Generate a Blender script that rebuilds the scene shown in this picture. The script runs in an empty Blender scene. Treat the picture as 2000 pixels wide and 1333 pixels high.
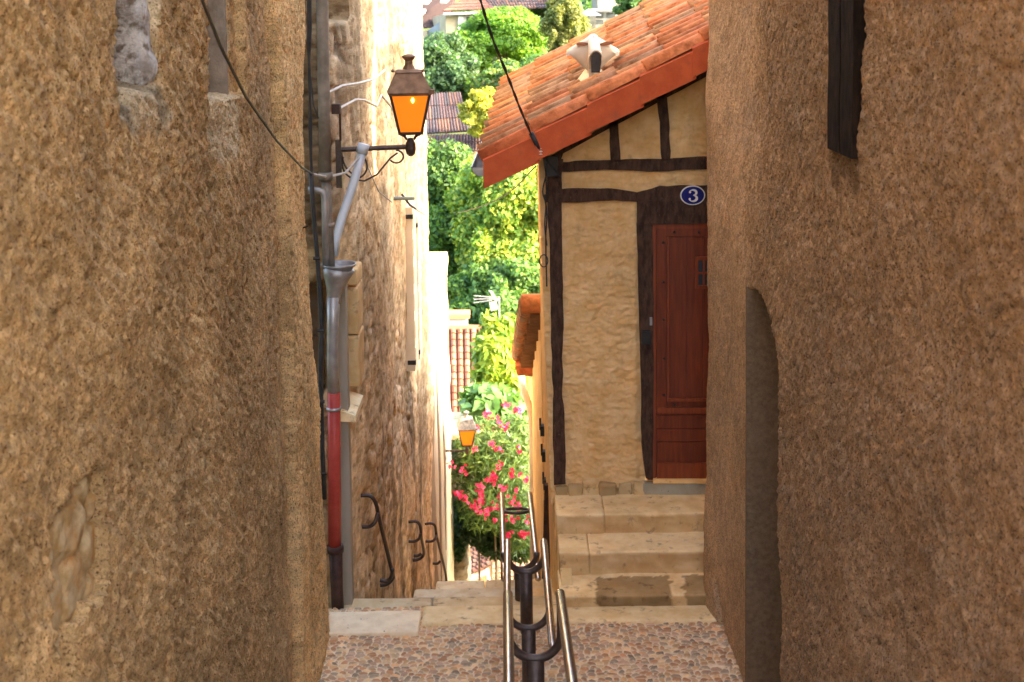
import bpy, bmesh, math, random
import numpy as np
from mathutils import Vector, Matrix, Euler
R = math.radians
random.seed(7)
rng = np.random.default_rng(11)
sc = bpy.context.scene
col = sc.collection

# ------------------------------------------------------------ camera, world, sun, exposure
F = 2500.0                      # focal length in pixels of the 2000 px wide photograph
PITCH, ROLL, SHIFT = 5.0, -0.8, -0.214
cd = bpy.data.cameras.new('camera'); cam = bpy.data.objects.new('camera', cd); col.objects.link(cam)
cd.sensor_width = 36; cd.lens = 45; cd.shift_y = SHIFT; cd.clip_start = .05; cd.clip_end = 4000
RM = (Matrix.Rotation(R(90-PITCH), 3, 'X') @ Matrix.Rotation(R(ROLL), 3, 'Z'))
cam.rotation_euler = RM.to_euler(); cam.location = (0, 0, 0)
sc.camera = cam
cd.dof.use_dof = True; cd.dof.focus_distance = 8.5; cd.dof.aperture_fstop = 4.5
SUN_EL, SUN_AZ = 27.0, -20.0      # azimuth measured from +X towards +Y
w = bpy.data.worlds.new('World'); sc.world = w; w.use_nodes = True
nt = w.node_tree; bg = nt.nodes['Background']; bg.inputs[1].default_value = .15
sky = nt.nodes.new('ShaderNodeTexSky'); sky.sky_type = 'NISHITA'; sky.sun_disc = False
sky.sun_elevation = R(SUN_EL); sky.sun_rotation = R(90-SUN_AZ); sky.dust_density = 5.0; sky.ozone_density = 0.
nt.links.new(sky.outputs[0], bg.inputs[0])
ld = bpy.data.lights.new('sun', 'SUN'); ld.energy = 2.0; ld.angle = R(.5); ld.color = (1, .80, .55)
sun = bpy.data.objects.new('sun', ld); col.objects.link(sun)
sd = Vector((math.cos(R(SUN_EL))*math.cos(R(SUN_AZ)), math.cos(R(SUN_EL))*math.sin(R(SUN_AZ)), math.sin(R(SUN_EL))))
sun.rotation_euler = sd.to_track_quat('Z', 'Y').to_euler()
vs = sc.view_settings; vs.view_transform = 'Standard'; vs.look = 'None'; vs.exposure = 3.6; vs.gamma = 1; vs.use_curve_mapping = False
sc.cycles.max_bounces = 8; sc.cycles.diffuse_bounces = 5; sc.cycles.use_denoising = True
sc.cycles.transparent_max_bounces = 12; sc.cycles.caustics_reflective = False; sc.cycles.caustics_refractive = False

def ray(px, py):
    xc = ((px-1000)/2000)/1.25; yc = ((-(py-666.5))/2000 + SHIFT)/1.25
    return RM @ Vector((xc, yc, -1))
def at(px, py, Y): d = ray(px, py); return d*(Y/d.y)
def atx(px, py, X): d = ray(px, py); return d*(X/d.x)
def atz(px, py, Z): d = ray(px, py); return d*(Z/d.z)

# ------------------------------------------------------------ noise
def _h(*a):
    h = np.zeros(np.broadcast(*a).shape, dtype=np.uint32)
    for i, k in zip(a, (374761393, 668265263, 2147483647, 1274126177)):
        h = (h ^ (np.asarray(i).astype(np.int64).astype(np.uint32)*np.uint32(k)))
        h = (h ^ (h >> np.uint32(13)))*np.uint32(1274126177)
    return ((h ^ (h >> np.uint32(16))) & np.uint32(0xffffff)).astype(np.float64)/0xffffff
def vnoise(x, y, z=0., seed=0):
    x, y, z = np.broadcast_arrays(np.asarray(x, float), np.asarray(y, float), np.asarray(z, float))
    xi, yi, zi = np.floor(x), np.floor(y), np.floor(z)
    u, v, t = x-xi, y-yi, z-zi
    u, v, t = u*u*(3-2*u), v*v*(3-2*v), t*t*(3-2*t)
    o = 0
    for a in (0, 1):
        for b in (0, 1):
            for c in (0, 1):
                o = o + _h(xi+a, yi+b, zi+c+seed*57)*(u if a else 1-u)*(v if b else 1-v)*(t if c else 1-t)
    return o*2-1
def fbm(x, y, z=0., oct=4, seed=0, gain=.5):
    o, a, s = 0, 1., 1.
    for i in range(oct):
        o = o + a*vnoise(np.asarray(x)*s, np.asarray(y)*s, np.asarray(z)*s, seed+i); a *= gain; s *= 2.03
    return o
def worley(x, y, seed=0, jit=.8):
    xi, yi = np.floor(x), np.floor(y)
    f1 = np.full(x.shape, 9.); f2 = f1.copy(); idr = np.zeros(x.shape)
    for a in (-1, 0, 1):
        for b in (-1, 0, 1):
            cx, cy = xi+a, yi+b
            px = cx+.5+(_h(cx, cy, seed)-.5)*jit; py = cy+.5+(_h(cx, cy, seed+9)-.5)*jit
            d = np.hypot(x-px, y-py); rr = _h(cx, cy, seed+21)
            m = d < f1; f2 = np.where(m, f1, np.minimum(f2, d)); idr = np.where(m, rr, idr); f1 = np.where(m, d, f1)
    return f1, f2, idr
def sstep(a, b, x): t = np.clip((x-a)/(b-a), 0, 1); return t*t*(3-2*t)

# ------------------------------------------------------------ objects
def tag(o, label=None, cat=None, group=None, kind=None):
    if label: o['label'] = label
    if cat: o['category'] = cat
    if group: o['group'] = group
    if kind: o['kind'] = kind
    return o
def thing(name, loc, label, cat, group=None):
    o = bpy.data.objects.new(name, None); col.objects.link(o); o.location = loc; o.empty_display_size = .2
    return tag(o, label, cat, group)
def base_of(p):
    b = Vector((0, 0, 0))
    while p is not None: b = b + Vector(p.location) if p.type == 'EMPTY' else b; p = p.parent
    return b
def link(name, me, mats, parent=None, smooth=False):
    o = bpy.data.objects.new(name, me); col.objects.link(o)
    for m in (mats if isinstance(mats, (list, tuple)) else [mats]): me.materials.append(m)
    if parent is not None:
        o.parent = parent
        if parent.type == 'EMPTY': o.matrix_parent_inverse = Matrix.Translation(-Vector(parent.location))
    if smooth: me.polygons.foreach_set('use_smooth', [True]*len(me.polygons))
    me.update()
    return o
class MB:
    def __init__(s): s.v = []; s.f = []; s.m = []; s.t = []; s.tint = (1, 1, 1); s.mi = 0
    def add(s, vs_, fs_):
        n = len(s.v); s.v += [tuple(p) for p in vs_]
        for f in fs_: s.f.append(tuple(n+i for i in f)); s.m.append(s.mi); s.t.append(s.tint)
    def box(s, x0, x1, y0, y1, z0, z1):
        s.hexa([(x0,y0,z0),(x1,y0,z0),(x1,y1,z0),(x0,y1,z0),(x0,y0,z1),(x1,y0,z1),(x1,y1,z1),(x0,y1,z1)])
    def hexa(s, p): s.add(p, [(3,2,1,0),(4,5,6,7),(0,1,5,4),(1,2,6,5),(2,3,7,6),(3,0,4,7)])
    def extr(s, poly, d):           # polygon list of Vectors extruded by vector d
        n = len(poly); d = Vector(d)
        p = [Vector(q) for q in poly]+[Vector(q)+d for q in poly]
        s.add(p, [tuple(range(n)), tuple(range(2*n-1, n-1, -1))]+[((i+1) % n, i, n+i, n+(i+1) % n) for i in range(n)])
    def tube(s, pts, r, n=8, caps=True):
        pts = [Vector(p) for p in pts]; rs = r if isinstance(r, (list, tuple)) else [r]*len(pts)
        up = Vector((0, 0, 1)); prev = None; vs_ = []
        for i, p in enumerate(pts):
            t = (pts[min(i+1, len(pts)-1)]-pts[max(i-1, 0)]).normalized()
            if prev is None:
                a = t.cross(up)
                if a.length < .1: a = t.cross(Vector((1, 0, 0)))
            else: a = prev-t*prev.dot(t)
            a.normalize(); prev = a; b = t.cross(a)
            vs_ += [p+(a*math.cos(2*math.pi*k/n)+b*math.sin(2*math.pi*k/n))*rs[i] for k in range(n)]
        fs_ = [(i*n+k, i*n+(k+1) % n, (i+1)*n+(k+1) % n, (i+1)*n+k) for i in range(len(pts)-1) for k in range(n)]
        if caps: fs_ += [tuple(range(n-1, -1, -1)), tuple((len(pts)-1)*n+k for k in range(n))]
        s.add(vs_, fs_)
    def lathe(s, prof, c, n=16, axis=None, ry=1.):
        c = Vector(c); vs_ = []
        q = Vector(axis).normalized().to_track_quat('Z', 'Y') if axis is not None else None
        for r_, z in prof:
            for k in range(n):
                a = 2*math.pi*k/n; v = Vector((r_*math.cos(a), r_*math.sin(a)*ry, z))
                vs_.append(c+(q @ v if q else v))
        m = len(prof)
        fs_ = [(i*n+k, i*n+(k+1) % n, (i+1)*n+(k+1) % n, (i+1)*n+k) for i in range(m-1) for k in range(n)]
        fs_ += [tuple(range(n-1, -1, -1)), tuple((m-1)*n+k for k in range(n))]
        s.add(vs_, fs_)
    def frust(s, c, ax, ay, bx, by, z0, z1, tw=0.):   # square frustum, twisted by tw
        ca, sa = math.cos(tw), math.sin(tw); P = []
        for (hx, hy, z) in ((ax, ay, z0), (bx, by, z1)):
            for sx, sy in ((-1,-1),(1,-1),(1,1),(-1,1)):
                x, y = sx*hx, sy*hy; P.append((c[0]+x*ca-y*sa, c[1]+x*sa+y*ca, z))
        s.hexa(P)
    def build(s, name, mats, parent=None, smooth=False, tint=False):
        me = bpy.data.meshes.new(name); me.from_pydata(s.v, [], s.f)
        me.polygons.foreach_set('material_index', s.m)
        if tint:
            at_ = me.color_attributes.new('tint', 'FLOAT_COLOR', 'CORNER')
            arr = np.ones((len(me.loops), 4), np.float32); i = 0
            for f, t in zip(s.f, s.t): arr[i:i+len(f), :3] = t; i += len(f)
            at_.data.foreach_set('color', arr.ravel())
        return link(name, me, mats, parent, smooth)
def npmesh(name, V, Q, mats, parent=None, smooth=False, vtint=None, ftint=None, extra=None):
    V = np.asarray(V, np.float32); Q = np.asarray(Q, np.int32); k = Q.shape[1]
    me = bpy.data.meshes.new(name); me.vertices.add(len(V)); me.vertices.foreach_set('co', V.ravel())
    me.loops.add(Q.size); me.polygons.add(len(Q)); me.loops.foreach_set('vertex_index', Q.ravel())
    me.polygons.foreach_set('loop_start', np.arange(0, Q.size, k, dtype=np.int32))
    me.polygons.foreach_set('loop_total', np.full(len(Q), k, np.int32))
    me.update(calc_edges=True)
    if vtint is not None:
        c = me.color_attributes.new('tint', 'FLOAT_COLOR', 'POINT'); a = np.ones((len(V), 4), np.float32); a[:, :3] = vtint; c.data.foreach_set('color', a.ravel())
    if ftint is not None:
        c = me.color_attributes.new('tint', 'FLOAT_COLOR', 'CORNER'); a = np.ones((Q.size, 4), np.float32); a[:, :3] = np.repeat(ftint, k, 0); c.data.foreach_set('color', a.ravel())
    return link(name, me, mats, parent, smooth)
def gridfaces(nu, nv, flip=False):      # vertices index = i*nv+j
    i, j = np.meshgrid(np.arange(nu-1), np.arange(nv-1), indexing='ij'); a = (i*nv+j).ravel()
    q = np.stack([a, a+nv, a+nv+1, a+1], 1)
    return q[:, ::-1] if flip else q

# ------------------------------------------------------------ materials
def mat(name, c1, c2=None, vs_=6., st=(1,1,1), rough=.85, bump=.0, bs=60., bst=None, tint=False, spec=.25, metal=0., big=.0, c3=None, c3s=20., c3t=(.6,.7), bdist=.01, lo=.38, hi=.62):
    m = bpy.data.materials.new(name); m.use_nodes = True; n = m.node_tree; L = n.links.new
    b = n.nodes['Principled BSDF']; b.inputs['Roughness'].default_value = rough; b.inputs['Metallic'].default_value = metal
    b.inputs['Specular IOR Level'].default_value = spec
    tc = n.nodes.new('ShaderNodeTexCoord'); mp = n.nodes.new('ShaderNodeMapping'); mp.inputs['Scale'].default_value = st
    L(tc.outputs['Object'], mp.inputs[0])
    def noise(s, det=8, src=None, ro=.6):
        t = n.nodes.new('ShaderNodeTexNoise'); t.inputs['Scale'].default_value = s; t.inputs['Detail'].default_value = det; t.inputs['Roughness'].default_value = ro
        L((src or mp.outputs[0]), t.inputs['Vector']); return t.outputs['Fac']
    def ramp(f, a, bb, ca=(0,0,0,1), cb=(1,1,1,1)):
        r = n.nodes.new('ShaderNodeValToRGB'); r.color_ramp.elements[0].position = a; r.color_ramp.elements[1].position = bb
        r.color_ramp.elements[0].color = ca; r.color_ramp.elements[1].color = cb; L(f, r.inputs[0]); return r.outputs[0]
    def mix(f, a, bb, mode='MIX'):
        x = n.nodes.new('ShaderNodeMixRGB'); x.blend_type = mode
        for s_, v in ((0, f), (1, a), (2, bb)):
            if hasattr(v, 'is_linked'): L(v, x.inputs[s_])
            elif isinstance(v, (int, float)): x.inputs[s_].default_value = v
            else: x.inputs[s_].default_value = (*v, 1)
        return x.outputs[0]
    c = None
    if c2 is None: c = mix(0., c1, c1)
    else: c = ramp(noise(vs_), lo, hi, (*c1, 1), (*c2, 1))
    if c3 is not None: c = mix(ramp(noise(c3s, 5), c3t[0], c3t[1]), c, c3)
    if big: c = mix(1., c, ramp(noise(1.3, 4, tc.outputs['Object']), .3, .7, (1-big,)*3+(1,), (1+big*.5,)*3+(1,)), 'MULTIPLY')
    if tint:
        a = n.nodes.new('ShaderNodeVertexColor'); a.layer_name = 'tint'; c = mix(1., c, a.outputs[0], 'MULTIPLY')
    L(c, b.inputs['Base Color'])
    if bump:
        bp = n.nodes.new('ShaderNodeBump'); bp.inputs['Strength'].default_value = bump; bp.inputs['Distance'].default_value = bdist
        mp2 = n.nodes.new('ShaderNodeMapping'); mp2.inputs['Scale'].default_value = bst or st; L(tc.outputs['Object'], mp2.inputs[0])
        L(noise(bs, 8, mp2.outputs[0], .7), bp.inputs['Height']); L(bp.outputs[0], b.inputs['Normal'])
    return m
def leafmat(name, c, trans=.4, rough=.5):
    m = bpy.data.materials.new(name); m.use_nodes = True; n = m.node_tree; L = n.links.new; b = n.nodes['Principled BSDF']
    b.inputs['Roughness'].default_value = rough; b.inputs['Specular IOR Level'].default_value = .3
    a = n.nodes.new('ShaderNodeVertexColor'); a.layer_name = 'tint'
    x = n.nodes.new('ShaderNodeMixRGB'); x.blend_type = 'MULTIPLY'; x.inputs[0].default_value = 1; x.inputs[1].default_value = (*c, 1); L(a.outputs[0], x.inputs[2])
    L(x.outputs[0], b.inputs['Base Color']); t = n.nodes.new('ShaderNodeBsdfTranslucent')
    x2 = n.nodes.new('ShaderNodeMixRGB'); x2.blend_type = 'MULTIPLY'; x2.inputs[0].default_value = 1; x2.inputs[2].default_value = (1.3, 1.25, .5, 1); L(x.outputs[0], x2.inputs[1]); L(x2.outputs[0], t.inputs[0])
    ms = n.nodes.new('ShaderNodeMixShader'); ms.inputs[0].default_value = trans; L(b.outputs[0], ms.inputs[1]); L(t.outputs[0], ms.inputs[2])
    L(ms.outputs[0], n.nodes['Material Output'].inputs[0]); return m

m_plL = mat('plaster_ochre', (.51,.32,.135), (.72,.485,.235), 90, (1,1,.8), bump=1., bs=110, tint=True, big=.26, c3=(.19,.095,.04), c3s=115, c3t=(.56,.63), bdist=.02)
m_plR = mat('plaster_brown', (.40,.262,.14), (.555,.39,.23), 75, (1,1,.8), bump=1., bs=110, tint=True, big=.2, c3=(.15,.09,.05), c3s=120, c3t=(.55,.62), bdist=.02)
m_rub = mat('rubble_stone', (.40,.30,.17), (.74,.63,.44), 9, (.5,.45,1), bump=.8, bs=40, tint=True, big=.3, c3=(.30,.20,.11), c3s=14, c3t=(.56,.68), bdist=.02)
m_expo = mat('exposed_stone', (.34,.22,.09), (.50,.38,.22), 14, bump=.9, bs=45, c3=(.42,.20,.05), c3s=9, c3t=(.5,.7), bdist=.02)
m_white = mat('limewash', (.50,.44,.33), (.42,.34,.22), 5, (1,1,.4), bump=.4, bs=30, big=.15)
m_stone = mat('limestone', (.80,.60,.31), (.93,.77,.47), 7, bump=.5, bs=50, tint=True, c3=(.42,.30,.17), c3s=12, c3t=(.58,.72))
m_stone_w = mat('pale_limestone', (.74,.63,.46), (.86,.77,.60), 9, bump=.5, bs=50, tint=True, c3=(.16,.14,.10), c3s=24, c3t=(.66,.69))
m_cob = mat('cobbles', (.85,.85,.85), (1,1,1), 30, bump=.4, bs=90, tint=True)
m_plH = mat('house_plaster', (.78,.475,.185), (.88,.60,.29), 7, bump=.9, bs=38, big=.12, c3=(.62,.38,.16), c3s=9, c3t=(.55,.75))
m_timb = mat('dark_timber', (.042,.020,.013), (.10,.053,.034), 9, (3,3,1), bump=.9, bs=26, bst=(3,3,.7), rough=.8, c3=(.14,.085,.055), c3s=30, c3t=(.60,.72))
m_door = mat('varnished_door', (.135,.025,.009), (.21,.043,.014), 6, (8,8,.6), bump=.15, bs=16, bst=(10,10,.4), rough=.45, spec=.4)
m_door2 = mat('door_moulding', (.20,.040,.013), (.27,.060,.02), 6, (8,8,.6), rough=.4, spec=.4)
m_black = mat('black_iron', (.020,.018,.017), (.035,.030,.028), 20, rough=.5, bump=.3, bs=60, spec=.4)
m_iron = mat('brown_iron', (.055,.035,.028), (.09,.06,.045), 30, rough=.42, metal=.4, bump=.2, bs=80, spec=.5)
m_steel = mat('worn_steel', (.42,.36,.31), (.56,.50,.44), 12, (1,1,1), rough=.27, metal=1., bump=.06, bs=120)
m_zinc = mat('zinc', (.30,.29,.28), (.42,.41,.40), 10, rough=.45, metal=.55, bump=.1, bs=30)
m_pipe = mat('grey_pipe', (.17,.145,.115), (.27,.235,.19), 9, rough=.55, metal=.2, bump=.1, bs=30)
m_pvc = mat('pale_blue_pipe', (.52,.58,.64), (.62,.66,.70), 6, rough=.4)
m_red = mat('red_pipe', (.36,.045,.035), (.45,.07,.05), 12, rough=.45, bump=.1, bs=30)
m_cast = mat('rusty_cast_pipe', (.035,.018,.014), (.075,.035,.025), 14, rough=.6, bump=.3, bs=50)
m_board = mat('grey_board', (.30,.25,.19), (.36,.31,.24), 6, (1,1,.3), rough=.7)
m_tile = mat('roof_tile', (.80,.78,.75), (1,1,1), 14, tint=True, bump=.5, bs=50, c3=(.42,.31,.21), c3s=9, c3t=(.46,.70), rough=.85)
m_verge = mat('verge_tile', (.52,.095,.03), (.60,.125,.04), 8, rough=.8, bump=.25, bs=60, c3=(.36,.10,.05), c3s=7, c3t=(.56,.75))
m_cream = mat('cream_paint', (.72,.62,.42), (.80,.70,.52), 4, rough=.5)
m_cable = mat('cable', (.03,.03,.032), (.05,.05,.05), 10, rough=.5)
m_wire = mat('pale_wire', (.45,.42,.36), (.6,.56,.5), 20, rough=.5)
m_cowl = mat('cowl_metal', (.70,.64,.52), (.78,.73,.62), 8, rough=.4, spec=.5)
m_blue = mat('enamel_blue', (.012,.018,.16), (.016,.024,.20), 6, rough=.2, spec=.6)
m_enw = mat('enamel_white', (.78,.76,.72), (.84,.82,.78), 6, rough=.2, spec=.6)
m_capm = mat('lamp_cap', (.17,.095,.05), (.26,.15,.085), 14, rough=.5, metal=.3, bump=.2, bs=60)
m_bark = mat('bark', (.10,.075,.05), (.17,.13,.09), 10, (1,1,.3), bump=.6, bs=30)
m_grass = mat('terrain', (.05,.075,.02), (.10,.12,.04), .6, rough=.95, big=.3)
m_glassd = mat('window_glass', (.05,.06,.07), (.07,.08,.09), 3, rough=.08, spec=.6)
m_far = mat('far_cream', (.30,.25,.16), (.36,.30,.21), 1., rough=.9)
m_farb = mat('far_blue_grey', (.20,.22,.25), (.25,.27,.29), 1., rough=.9)
m_farw = mat('far_white', (.36,.36,.37), (.42,.42,.43), 1., rough=.8)
m_farst = mat('far_stone', (.20,.18,.14), (.29,.26,.21), 3., rough=.95, bump=.4, bs=5, bdist=.1)
m_wroof = mat('far_roof', (.8,.8,.8), (1,1,1), 4, tint=True, rough=.9)
def glowmat(name, c, s):
    m = bpy.data.materials.new(name); m.use_nodes = True; n = m.node_tree; b = n.nodes['Principled BSDF']; L = n.links.new
    b.inputs['Base Color'].default_value = (*c, 1); b.inputs['Roughness'].default_value = .25
    tc = n.nodes.new('ShaderNodeTexCoord'); t = n.nodes.new('ShaderNodeTexNoise'); t.inputs['Scale'].default_value = 4; L(tc.outputs['Object'], t.inputs['Vector'])
    r = n.nodes.new('ShaderNodeValToRGB'); r.color_ramp.elements[0].color = (c[0]*.85, c[1]*.75, c[2]*.7, 1); r.color_ramp.elements[1].color = (*c, 1); L(t.outputs['Fac'], r.inputs[0])
    L(r.outputs[0], b.inputs['Emission Color']); b.inputs['Emission Strength'].default_value = s; return m
m_glow = glowmat('amber_glass', (.90,.20,.008), .085)
m_bulb = glowmat('bulb', (1.,.62,.10), .9)

# ------------------------------------------------------------ terrain
prof = [(-80,9),(-30,3),(0,-2.6),(7,-4.9),(10,-6.3),(14,-8.6),(24,-14.3),(34,-18),(50,-22),(62,-22),(90,-14),(130,-4),(200,8),(400,40),(1500,120),(2600,150)]
gy = np.array(sorted(set(list(np.linspace(-80, 200, 141))+list(np.linspace(210, 2600, 60))))); gx = np.concatenate([np.linspace(-1500,-110,20), np.linspace(-100,100,101), np.linspace(110,1500,20)])
XX, YY = np.meshgrid(gx, gy, indexing='ij')
ZZ = np.interp(YY, [p[0] for p in prof], [p[1] for p in prof]) + fbm(XX/30, YY/30, oct=3)*np.clip((YY-40)/60, 0, 1)*1.5
npmesh('terrain', np.stack([XX, YY, ZZ], -1).reshape(-1, 3), gridfaces(len(gx), len(gy)), m_grass, smooth=True)['kind'] = 'structure'

# ------------------------------------------------------------ cobbles, ramp
ZG = -4.30
def gz(Y): return ZG if Y > 7.6 else ZG+(7.6-Y)*.315
ny, nx = 380, 680
ys = np.linspace(7.0, 8.95, ny); xs = np.linspace(-1.75, 1.85, nx)
X, Yg = np.meshgrid(xs, ys, indexing='ij')
wx = X/.050+fbm(X*6, Yg*6, oct=2, seed=3)*.35; wy = Yg/.036+fbm(X*5, Yg*5, oct=2, seed=5)*.35
f1, f2, idr = worley(wx, wy, 4, .95)
e = f2-f1; hgt = sstep(.03, .35, e)*.016*(.6+.6*_h((idr*9999).astype(int), 3))
Z = np.where(Yg > 7.6, ZG, ZG+(7.6-Yg)*.315)-.02+hgt+fbm(X*3, Yg*3, oct=3)*.006
pal = np.array([(.34,.20,.13),(.42,.29,.19),(.30,.24,.20),(.46,.31,.19),(.38,.27,.22),(.24,.20,.17),(.50,.40,.28),(.36,.20,.12)])
tc_ = pal[(idr*7.99).astype(int)]*np.array((1.6,1.42,1.08))*(.75+.5*_h((idr*7777).astype(int), 8))[..., None]
mort = np.array((.88,.70,.46)); k = sstep(.10, .24, e)[..., None]; tc_ = mort*(1-k)+tc_*k
npmesh('cobbled_paving', np.stack([X, Yg, Z], -1).reshape(-1, 3), gridfaces(nx, ny), m_cob, vtint=tc_.reshape(-1, 3))['kind'] = 'structure'
b = MB(); b.tint = (.40,.30,.21)
for i in range(10):                       # shallow steps climbing back to the photographer and beyond
    y1 = 7.0-i*.9; z = gz(y1)+.02 if i else gz(7.0)-.01
    b.box(-1.9, 1.9, y1-.9, y1, z-1.2, z)
b.build('upper_ramp', m_cob, tint=True)['kind'] = 'structure'

def rbox(x0, x1, y0, y1, z0, z1, r=.02, res=.035, amp=.006, seed=0):
    """rounded, slightly worn stone block as vertex and quad arrays"""
    V = []; Q = []; n0 = 0
    c = np.array([(x0+x1)/2, (y0+y1)/2, (z0+z1)/2]); h = np.array([x1-x0, y1-y0, z1-z0])/2
    for ax in range(3):
        for sg in (-1, 1):
            u, v = [(1,2),(2,0),(0,1)][ax]
            nu = max(3, int(2*h[u]/res)+1); nv = max(3, int(2*h[v]/res)+1)
            def edge(n, hh): 
                t = np.linspace(-1, 1, n)*hh; e_ = min(r, hh*.9); return np.unique(np.concatenate([t, [-hh+e_*.3, -hh+e_, hh-e_, hh-e_*.3]]))
            a, bb = np.meshgrid(edge(nu, h[u]), edge(nv, h[v]), indexing='ij')
            P = np.zeros(a.shape+(3,)); P[..., u] = a; P[..., v] = bb; P[..., ax] = sg*h[ax]
            inner = np.clip(P, -(h-r), h-r); d = P-inner; L_ = np.linalg.norm(d, axis=-1, keepdims=True); L_[L_ == 0] = 1
            P = inner+d/L_*r
            W = P+c; nz = fbm(W[..., 0]*5, W[..., 1]*5, W[..., 2]*5, 4, seed)
            P = W + d/L_*(nz[..., None]*amp)
            q = gridfaces(a.shape[0], a.shape[1], flip=(sg < 0)); V.append(P.reshape(-1, 3)); Q.append(q+n0); n0 += a.size
    return np.concatenate(V), np.concatenate(Q)
def blocks(name, specs, m, parent=None, label=None, **kw):
    V = []; Q = []; T = []; n = 0
    for i, s in enumerate(specs):
        v, q = rbox(*s[:6], seed=i*3+len(specs), **kw); V.append(v); Q.append(q+n); n += len(v)
        tt = s[6] if len(s) > 6 else (1, 1, 1); T.append(tt(v) if callable(tt) else np.tile(np.array(tt), (len(v), 1)))
    o = npmesh(name, np.concatenate(V), np.concatenate(Q), m, parent, smooth=True, vtint=np.concatenate(T))
    if label: o['label'] = label
    return o
# kerb and the first treads going down, then the steep hidden flight
o = blocks('kerb', [(-1.55,-.70,8.53,8.86,-4.6,-4.285,(1.06,.98,.84))], m_stone_w, r=.015)
o['kind'] = 'structure'
o = blocks('stairway', [(-.69,1.42,8.66,8.94,-4.6,-4.292,(.95,.90,.82)), (-1.35,-.66,9.0,9.41,-4.9,-4.45,(.80,.80,.82)), (-.65,.40,9.0,9.41,-4.9,-4.45,(.86,.82,.76)),
     (-.83,.05,9.38,9.87,-5.05,-4.60,(.88,.90,.98)), (.055,.40,9.38,9.87,-5.05,-4.60,(1.02,.95,.85)), (-.69,-.28,9.85,10.36,-5.2,-4.755,(1.05,1.05,1.08)), (-.275,.37,9.85,10.36,-5.2,-4.755,(.92,.90,.88))]
     + [(-1.2,.8,10.2+i*.33,10.55+i*.33,-6.2-i*.19,-5.02-i*.19,(.8,.8,.8)) for i in range(42)], m_stone, r=.02)
o['kind'] = 'structure'
b = MB(); b.tint = (.38,.30,.22); b.box(-1.5,.6,8.80,9.45,-5.2,-4.475); b.box(-1.6,-.6,9.4,10.4,-6,-5.05); b.build('stair_bed', m_cob, tint=True)['kind'] = 'structure'

# ------------------------------------------------------------ plaster walls
def plan_wall(name, plan, zs, ds, side, batter, disp, tintf, m, parent, holes=None):
    """plan: polyline [(x,y)], side +1 means the face looks to +x when walking to +y; disp(s,Y,z) displacement outwards"""
    P = np.array(plan, float); seg = np.hypot(*(P[1:]-P[:-1]).T); cum = np.concatenate([[0], np.cumsum(seg)])
    s = np.arange(0, cum[-1], ds); x = np.interp(s, cum, P[:, 0]); y = np.interp(s, cum, P[:, 1])
    for _ in range(6):
        x[1:-1] = (x[:-2]+2*x[1:-1]+x[2:])/4; y[1:-1] = (y[:-2]+2*y[1:-1]+y[2:])/4
    tx = np.gradient(x); ty = np.gradient(y); l = np.hypot(tx, ty); nx_ = ty/l*side; ny_ = -tx/l*side
    S, Zs = np.meshgrid(s, zs, indexing='ij'); X_ = np.repeat(x[:, None], len(zs), 1); Y_ = np.repeat(y[:, None], len(zs), 1)
    D = disp(S, X_, Y_, Zs); bt = batter(Zs)
    V = np.stack([X_+nx_[:, None]*(D+bt), Y_+ny_[:, None]*(D+bt), Zs], -1)
    T = tintf(S, X_, Y_, Zs)
    return npmesh(name, V.reshape(-1, 3), gridfaces(len(s), len(zs), flip=(side < 0)), m, parent, vtint=T.reshape(-1, 3))
def zrange(top): return np.concatenate([np.arange(-5.3, .35, .0105), np.linspace(.4, top, 12)])

left = thing('plaster_building', (-2.0, 5.5, -4.3), 'rough ochre plastered building with rounded corner filling the left side of the alley', 'building')
def rect(Y, z, y0, y1, z0, z1, w=.02, seed=0):
    jy = fbm(Y*7, z*7, oct=3, seed=seed)*w*1.6
    return sstep(-w, w, Y-y0+jy)*sstep(-w, w, y1-Y+jy)*sstep(-w, w, z-z0+jy)*sstep(-w, w, z1-z+jy)
XL = -1.44
nA0, nA1 = atx(232, 100, XL).y, atx(306, 100, XL).y; nAz = atx(270, 195, XL).z
nB0, nB1 = atx(395, 100, XL).y, atx(450, 100, XL).y; nBz = atx(425, 185, XL).z
PATCH = [(178,905),(193,912),(196,1000),(200,1120),(178,1180),(140,1215),(132,1333),(104,1333),(100,1180),(98,1060),(104,1020),(135,960)]
def poly_mask(Yp, Zp, outline, X0, seed, j1=.015, j2=.03):
    pts = [atx(px, py, X0) for px, py in outline]; ins = np.zeros(Yp.shape, bool); j = len(pts)-1
    jy = Yp+fbm(Yp*14, Zp*14, oct=2, seed=seed)*j1; jz = Zp+fbm(Yp*14, Zp*14, oct=2, seed=seed+5)*j2
    for i in range(len(pts)):
        yi, zi, yj, zj = pts[i].y, pts[i].z, pts[j].y, pts[j].z
        ins ^= ((zi > jz) != (zj > jz)) & (jy < (yj-yi)*(jz-zi)/(zj-zi+1e-9)+yi); j = i
    return ins.astype(float)
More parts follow.
